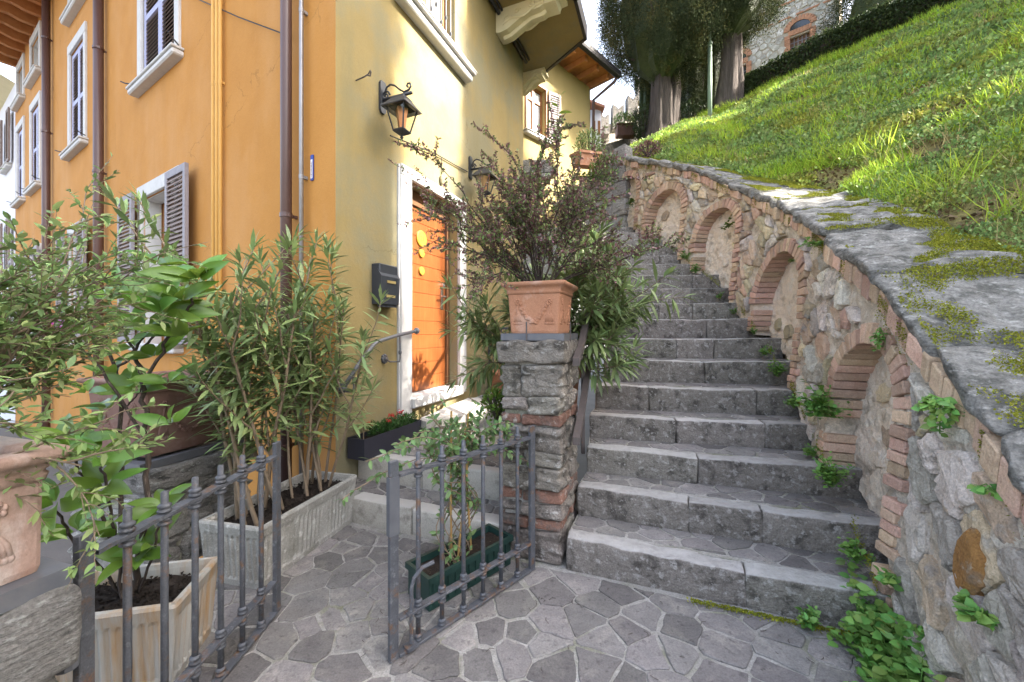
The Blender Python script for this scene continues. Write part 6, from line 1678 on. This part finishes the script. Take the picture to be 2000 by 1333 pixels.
for (s, d, rs, rd) in spots:
    n = int(9000*rs*rd/.01*.55)
    for _ in range(min(n, 3400)):
        a = rr.uniform(0, 6.283); q = min(1.6, abs(rr.gauss(0, .62))); ss = s+rs*q*math.cos(a)*(1+.4*math.sin(a*3+s*9)); dd = d+rd*q*math.sin(a)*(1+.3*math.cos(a*2+s*7))
        if not (-.04 < dd < .54) or ss > SEND-.05: continue
        p = wallp(ss, cap_at(ss), dd); P_.append((p[0], p[1], cap_at(ss)+.008)); D_.append((rr.gauss(0, .7), rr.gauss(0, .7), .8))
for _ in range(22000):                                          # along the joint under the coping and at the foot of the wall
    s = rr.uniform(1.5, 8.3)
    if noise.noise(Vector((s*2.6, 0, 4)))+.5*noise.noise(Vector((s*9, 1, 4))) < .05: continue
    if rr.random() < .6: v = cap_at(s)-.09-abs(rr.gauss(0, .05)); d = -.02
    else: v = floor_at(s)+abs(rr.gauss(0, .035)); d = -.015
    p = wallp(s, v, d); P_.append(p); D_.append((-.8+rr.gauss(0, .4), -.3+rr.gauss(0, .5), rr.gauss(.2, .4)))
n = len(P_); tag(mk('moss', scatter(*BROAD, P_, D_, RNG.uniform(.005, .012, n), RNG.uniform(-1.5, 1.5, n)), 'moss'), 'yellow green moss on the coping and joints of the retaining wall', 'moss', None, 'stuff')
# moss in the joints of the pavement near the wall and along the foot of the bottom step
P_ = []; D_ = []
for _ in range(1500):
    u = rr.random(); p = Vector((.9, 2.03, .0)).lerp(Vector((1.6, 1.77, 0)), u); P_.append((p.x+rr.gauss(0, .008), p.y-abs(rr.gauss(0, .018)), .002)); D_.append((rr.gauss(0, .7), rr.gauss(0, .7), .8))
n = len(P_); tag(mk('moss', scatter(*BROAD, P_, D_, RNG.uniform(.006, .014, n), RNG.uniform(-1.5, 1.5, n)), 'moss'), 'moss strip along the foot of the bottom step', 'moss', None, 'stuff')

# ---- slope cover
def hill_normal_dir(n): return np.stack([RNG.normal(-.25, .5, n), RNG.normal(-.15, .5, n), np.abs(RNG.normal(.9, .3, n))], 1)
def nmap(P, f, o):
    return np.array([noise.noise(Vector((p[0]*f+o, p[1]*f, p[2]*f))) for p in P])
n = 34000; s = RNG.uniform(1.2, 9.0, n)**1.0; u = RNG.uniform(0, 1, n)**1.25
P = hill_at(s, u); k = nmap(P, 1.6, 3); keep = k > -.22; P = P[keep]; n = len(P)
# leafy clumps: every anchor carries several leaves
m_ = 7; Pc = np.repeat(P, m_, 0)+RNG.normal(size=(n*m_, 3))*np.array((.045, .045, .022))+np.array((-.01, -.01, .03)); N_ = len(Pc)
dist = np.linalg.norm(Pc-np.array((0, 0, 1.36)), axis=1); sc = RNG.uniform(.012, .034, N_)*np.clip(dist/4.5, .7, 2.0)
tag(mk('ground_cover', scatter(*BROAD, Pc, hill_normal_dir(N_), sc, RNG.uniform(-1, 1, N_)), 'foliage_ground'), 'dense low leafy ground cover over the grassy slope', 'ground cover', None, 'stuff')
def grass_blades(n, sfun, hmin, hmax, label, patch, thr, gm='grass'):
    s, u = sfun(n); P = hill_at(s, u); k = nmap(P, patch, 11); keep = k > thr; P = P[keep]; k = k[keep]; n = len(P)
    d = np.stack([RNG.normal(-.22, .55, n), RNG.normal(-.10, .55, n), np.ones(n)], 1); L_ = RNG.uniform(hmin, hmax, n)*(1+1.2*np.clip(k-thr, 0, .6)); dist = np.linalg.norm(P-np.array((0, 0, 1.36)), axis=1)
    w_ = .0026*np.clip(dist/3.2, 1, 3.0)*RNG.uniform(.7, 1.4, n)
    tv = np.array([(-1, 0, 0), (1, 0, 0), (-.7, .5, -.04), (.7, .5, -.04), (0, 1, -.22)], dtype=float); tf = np.array([(0, 1, 3), (0, 3, 2), (2, 3, 4)])
    tag(mk('grass', scatter(tv, tf, P, d, L_, RNG.uniform(-3, 3, n), w_), gm), label, 'grass', None, 'stuff')
grass_blades(120000, lambda n: (RNG.uniform(1.2, 8.8, n), RNG.uniform(.01, 1, n)**1.3), .05, .13, 'short bright grass growing all over the slope', 1.5, .03)
grass_blades(26000, lambda n: (RNG.uniform(1.5, 8.0, n), RNG.uniform(.02, .75, n)), .12, .24, 'taller light green grass tufts on the slope', 2.3, .22)
grass_blades(22000, lambda n: (RNG.uniform(1.3, 8.6, n), RNG.uniform(.01, .95, n)), .04, .14, 'straw coloured dry grass among the green on the slope', 1.9, .05, 'dry_grass')
grass_blades(9000, lambda n: (RNG.uniform(4.4, 7.6, n), RNG.uniform(.90, 1.0, n)), .08, .19, 'long sunlit grass along the crest before the hedge', 1.3, -.2)
n = 26000; s = RNG.uniform(1.2, 8.8, n); u = RNG.uniform(0, .95, n)**1.3; P = hill_at(s, u); k = nmap(P, 1.6, 3); P = P[k < .02]; n = len(P); P[:, 2] += .006
tag(mk('leaf_litter', scatter(*BROAD, P, np.stack([RNG.normal(-.5, .6, n), RNG.normal(-.2, .6, n), RNG.normal(.3, .3, n)], 1), RNG.uniform(.015, .045, n), RNG.uniform(-1, 1, n)), 'dead_leaf'), 'brown dead leaves and clods on the bare patches of the slope', 'litter', None, 'stuff')
# ---- hedge on the crest
hg = thing('hedge', 'long low clipped dark hedge along the crest of the slope', 'hedge', (7.5, 9.9, 7.9))
s = np.linspace(3.6, 6.55, 60); CR = hill_at(s, np.full(60, .995)); CR[:, :2] += np.array((.20, .24)); n = 42000
i = RNG.integers(0, 59, n); f = RNG.random(n)[:, None]; P = CR[i]*(1-f)+CR[i+1]*f
ph = RNG.uniform(0, 6.283, n); rad = np.sqrt(RNG.uniform(.35, 1, n)); bx = np.cos(ph)*rad; bz = np.sin(ph)*rad
P[:, 0] += bx*.30*.65; P[:, 1] += bx*.30*.75; P[:, 2] += .46+bz*.44+RNG.normal(0, .03, n)
mk('foliage', scatter(*BROAD, P, rdir(n)+np.array((-.3, -.4, .4)), RNG.uniform(.035, .07, n), RNG.uniform(-1, 1, n)), 'foliage_hedge', hg, False, 'stuff')
V = []; 
for p in CR: 
    for k in range(8): t_ = 2*math.pi*k/8; V.append((p[0]+.19*math.cos(t_)*.65, p[1]+.19*math.cos(t_)*.75, p[2]+.42+.34*math.sin(t_)))
F = [(a*8+k, a*8+(k+1) % 8, (a+1)*8+(k+1) % 8, (a+1)*8+k) for a in range(59) for k in range(8)]; mk('twig_core', (V, F), 'bark_dark', hg)
# ---- cypresses
def cypress(label, base, H_, prof, trunks, seed, ncl, nper, lsz, group=None, corek=.58, core=True, name='cypress_tree'):
    """prof: list of (height above base, radius)"""
    t = thing(name, label, 'tree', base, 0, group); rr = np.random.default_rng(seed); b = np.array(base); hs = np.array([p[0] for p in prof]); rs = np.array([p[1] for p in prof])
    g = G(); r2 = random.Random(seed)
    for (dx, dy, r0, h, lx, ly) in trunks:
        pts = []; rad = []
        for i in range(9):
            u = i/8; pts.append(Vector((base[0]+dx+lx*u+r2.gauss(0, .012), base[1]+dy+ly*u, base[2]-.5+(h+.5)*u))); rad.append(r0*(1.12-.55*u if i > 1 else 1.45-.2*i))
        n = 26; k0 = len(g.V); g.tube(pts, rad, n)
        for i in range(9):
            for k in range(n):
                x, y, z = g.V[k0+i*n+k]; f = 1+.13*math.sin(k*.97+seed)+.09*math.sin(k*2.4+i*.5+seed)+.06*r2.uniform(-1, 1); c0 = pts[i]; g.V[k0+i*n+k] = (c0.x+(x-c0.x)*f, c0.y+(y-c0.y)*f, z)
    for k in range(16):
        h = r2.uniform(hs[0], hs[0]+1.6); a = r2.uniform(0, 6.283); R_ = np.interp(h+.5, hs, rs)*r2.uniform(.5, .95); p = Vector((base[0], base[1], base[2]+h))
        g.tube([p, p+Vector((math.cos(a)*R_*.5, math.sin(a)*R_*.5, .22)), p+Vector((math.cos(a)*R_, math.sin(a)*R_, .55))], [.05, .03, .012], 5)
    mk('trunk', g, 'bark_cypress', t, True)
    # sprays: clumps near the surface, each an upward flame of small scales
    h = rr.uniform(hs[0], hs[-1], ncl*3); R_ = np.interp(h, hs, rs); keep = rr.random(len(h)) < (R_/rs.max())**.8; h = h[keep][:ncl]; R_ = R_[keep][:ncl]; n = len(h)
    a = rr.uniform(0, 6.283, n); q = R_*(1-np.abs(rr.normal(0, .17, n))); cx = np.stack([b[0]+q*np.cos(a), b[1]+q*np.sin(a), b[2]+h+rr.normal(0, .1, n)], 1)
    sz = rr.uniform(.16, .36, n)*np.clip(R_/1.2, .55, 1.25)
    off = rr.normal(size=(n, nper, 3))*np.array((.36, .36, .8)); P = (cx[:, None]+off*sz[:, None, None]).reshape(-1, 3); outd = np.repeat(np.stack([np.cos(a), np.sin(a), np.full(n, .9)], 1), nper, 0)
    D = outd*.5+rr.normal(size=P.shape)*.55; D[:, 2] += .35
    tv, tf = small_leaf(.42, .1)
    mk('crown', scatter(tv, tf, P, D, rr.uniform(.6, 1.4, len(P))*lsz, rr.uniform(-1.5, 1.5, len(P))), 'foliage_cypress', t, False, 'stuff')
    if core:  # added solid hull: darkens the crown and stops sun passing through
        V = []; m = 14; lv = list(zip(hs, rs*corek))
        for (hh, r_) in lv:
            for k in range(m): t_ = 2*math.pi*k/m; f = 1+.18*math.sin(k*2.3+hh*3); V.append((b[0]+r_*f*math.cos(t_), b[1]+r_*f*math.sin(t_), b[2]+hh))
        F = [(i_*m+k, i_*m+(k+1) % m, (i_+1)*m+(k+1) % m, (i_+1)*m+k) for i_ in range(len(lv)-1) for k in range(m)]; mk('shade_core', (V, F), 'foliage_hedge', t)
    return t
b1 = W(1292, 262, 11.0); b2 = W(1420, 214, 11.0)
cypress('broad dark cypress with a thick forked trunk beside the rear house roof', (b1.x, b1.y, b1.z-.1), 9, [(1.5, .3), (1.9, 1.0), (2.5, 1.5), (3.5, 1.68), (5, 1.6), (7, 1.2), (9.0, .3)], [(-.06, 0, .30, 2.8, .06, 0), (.24, .02, .19, 3.2, .22, .1)], 4, 1000, 260, .044)
cypress('cypress with a tall bare trunk standing right of the green pole', (b2.x, b2.y, b2.z-.1), 9, [(2.05, .4), (2.4, 1.1), (3.0, 1.5), (3.9, 1.6), (5, 1.55), (7, 1.1), (9.0, .3)], [(-.08, 0, .26, 3.0, .22, 0), (.17, .06, .25, 3.2, .12, .1)], 6, 900, 260, .044)
cypress('dark cypress clothed to the ground behind the green pole', (6.15, 13.0, 7.0), 8, [(.15, .5), (.8, .9), (2.2, 1.05), (4, .95), (6, .7), (8, .2)], [(0, 0, .2, 3, 0, 0)], 8, 320, 200, .045)
cypress('slim dark cypress half hidden by the left trunk', (4.36, 13.0, 6.4), 8, [(.1, .25), (.6, .32), (1.6, .36), (3, .36), (5, .3), (7, .12)], [(0, 0, .15, 2, 0, 0)], 12, 150, 160, .042)
cypress('dark yew tree behind the hedge at the right of the church', (11.6, 12.4, 7.9), 7, [(.1, .9), (.9, 1.5), (2.2, 1.75), (3.6, 1.5), (5, .9), (6.2, .2)], [(0, 0, .2, 2, 0, 0)], 14, 420, 220, .045, name='yew_tree')
# assumed, unseen cypresses on the crest, placed and sized to cast the shade
for i, (x, y, zb, H_, rad, lab) in enumerate(((10.9, .60, 7.0, 12.5, 1.62, 'unseen cypress assumed on the crest to cast shade, first beyond the right edge'), (10.9, -1.7, 7.0, 12.0, 1.5, 'unseen cypress assumed on the crest to cast shade, second beyond the right edge'), (11.0, -4.0, 6.9, 12.0, 1.6, 'unseen cypress assumed on the crest to cast shade, third beyond the right edge'),
        (11.0, 4.45, 7.2, 12.0, 1.25, 'unseen cypress assumed on the crest to cast shade, above the middle of the slope, beyond the right edge'), (12.2, 6.5, 7.3, 12.0, 1.15, 'unseen cypress assumed on the crest to cast shade, behind the middle of the slope, beyond the right edge'))):
    cypress(lab, (x, y, zb), H_, [(.1, rad*.8), (.8, rad), (3, rad*1.0), (6, rad*.9), (8.5, rad*.66), (10.5, rad*.36), (H_, rad*.1)], [(0, 0, .25, 3, 0, 0)], 30+i, 420, 90, .11, group=None, corek=.9)
# ---- shrubs at the head of the steps
def bush(label, c, r, n, sc, m, seed, name='bush'):
    t = thing(name, label, 'bush', c); rr = np.random.default_rng(seed); d = rr.normal(size=(n, 3)); d /= np.linalg.norm(d, axis=1)[:, None]; q = rr.uniform(.25, 1, n)**.5
    P = np.array(c)+d*q[:, None]*np.array(r); mk('foliage', scatter(*SMALL, P, d*.6+rr.normal(size=(n, 3))*.6+np.array((0, 0, .3)), rr.uniform(.6, 1.3, n)*sc, rr.uniform(-1, 1, n)), m, t, False, 'stuff')
    g = G()
    for k in range(7): a = k*.9; g.tube([Vector(c)-Vector((0, 0, r[2])), Vector(c)+Vector((r[0]*.6*math.cos(a), r[1]*.6*math.sin(a), r[2]*.5))], .012, 4)
    mk('branch', g, 'bark_dark', t); return t
bush('grey green bush at the corner of the rear house by the steps', W(1150, 290, 9.0), (.34, .3, .40), 900, .07, 'foliage_oleander', 3)
bush('small bush trailing from the trough below the castle wall', W(1220, 238, 13.4), (.42, .3, .28), 700, .08, 'foliage_ground', 5)
bush('dark low bush between the cypress trunks', W(1345, 228, 11.6), (.75, .4, .42), 1500, .08, 'foliage_hedge', 7)
bush('dark ivy mound at the foot of the left cypress', W(1258, 240, 11.4), (.30, .3, .55), 900, .08, 'foliage_hedge', 9)
bush('dry reddish bush on the slope edge above the wall end', W(1265, 293, 7.2), (.25, .2, .14), 500, .05, 'foliage_purple', 11)
bush('yellowish little shrub behind the climber beside the middle pillar', Vector((-.10, 2.62, .88)), (.10, .09, .10), 420, .035, 'foliage_ivy', 13)
bush('green bush growing behind the upper iron rail', Vector((.72, 3.95, 2.0)), (.26, .35, .40), 900, .07, 'foliage_oleander', 15)
bush('yellow green ivy mound over the top end of the retaining wall', W(1186, 335, 7.25), (.34, .2, .30), 1100, .05, 'foliage_ivy', 21)
# fallen leaves and twigs on the paving
rr = random.Random(2)
lt = G()
for k in range(60):
    p = Vector((rr.uniform(-.7, 1.3), rr.uniform(1.5, 2.5), .004)); a = rr.uniform(0, 6.28); l = rr.uniform(.012, .04); lt.tube([p, p+Vector((math.cos(a)*l*.5, math.sin(a)*l*.5, .003)), p+Vector((math.cos(a+.4)*l, math.sin(a+.4)*l, 0))], .0014, 4)
tag(mk('leaf_litter', lt, 'bark_dark'), 'few dark twigs scattered on the paving', 'litter', None, 'stuff')
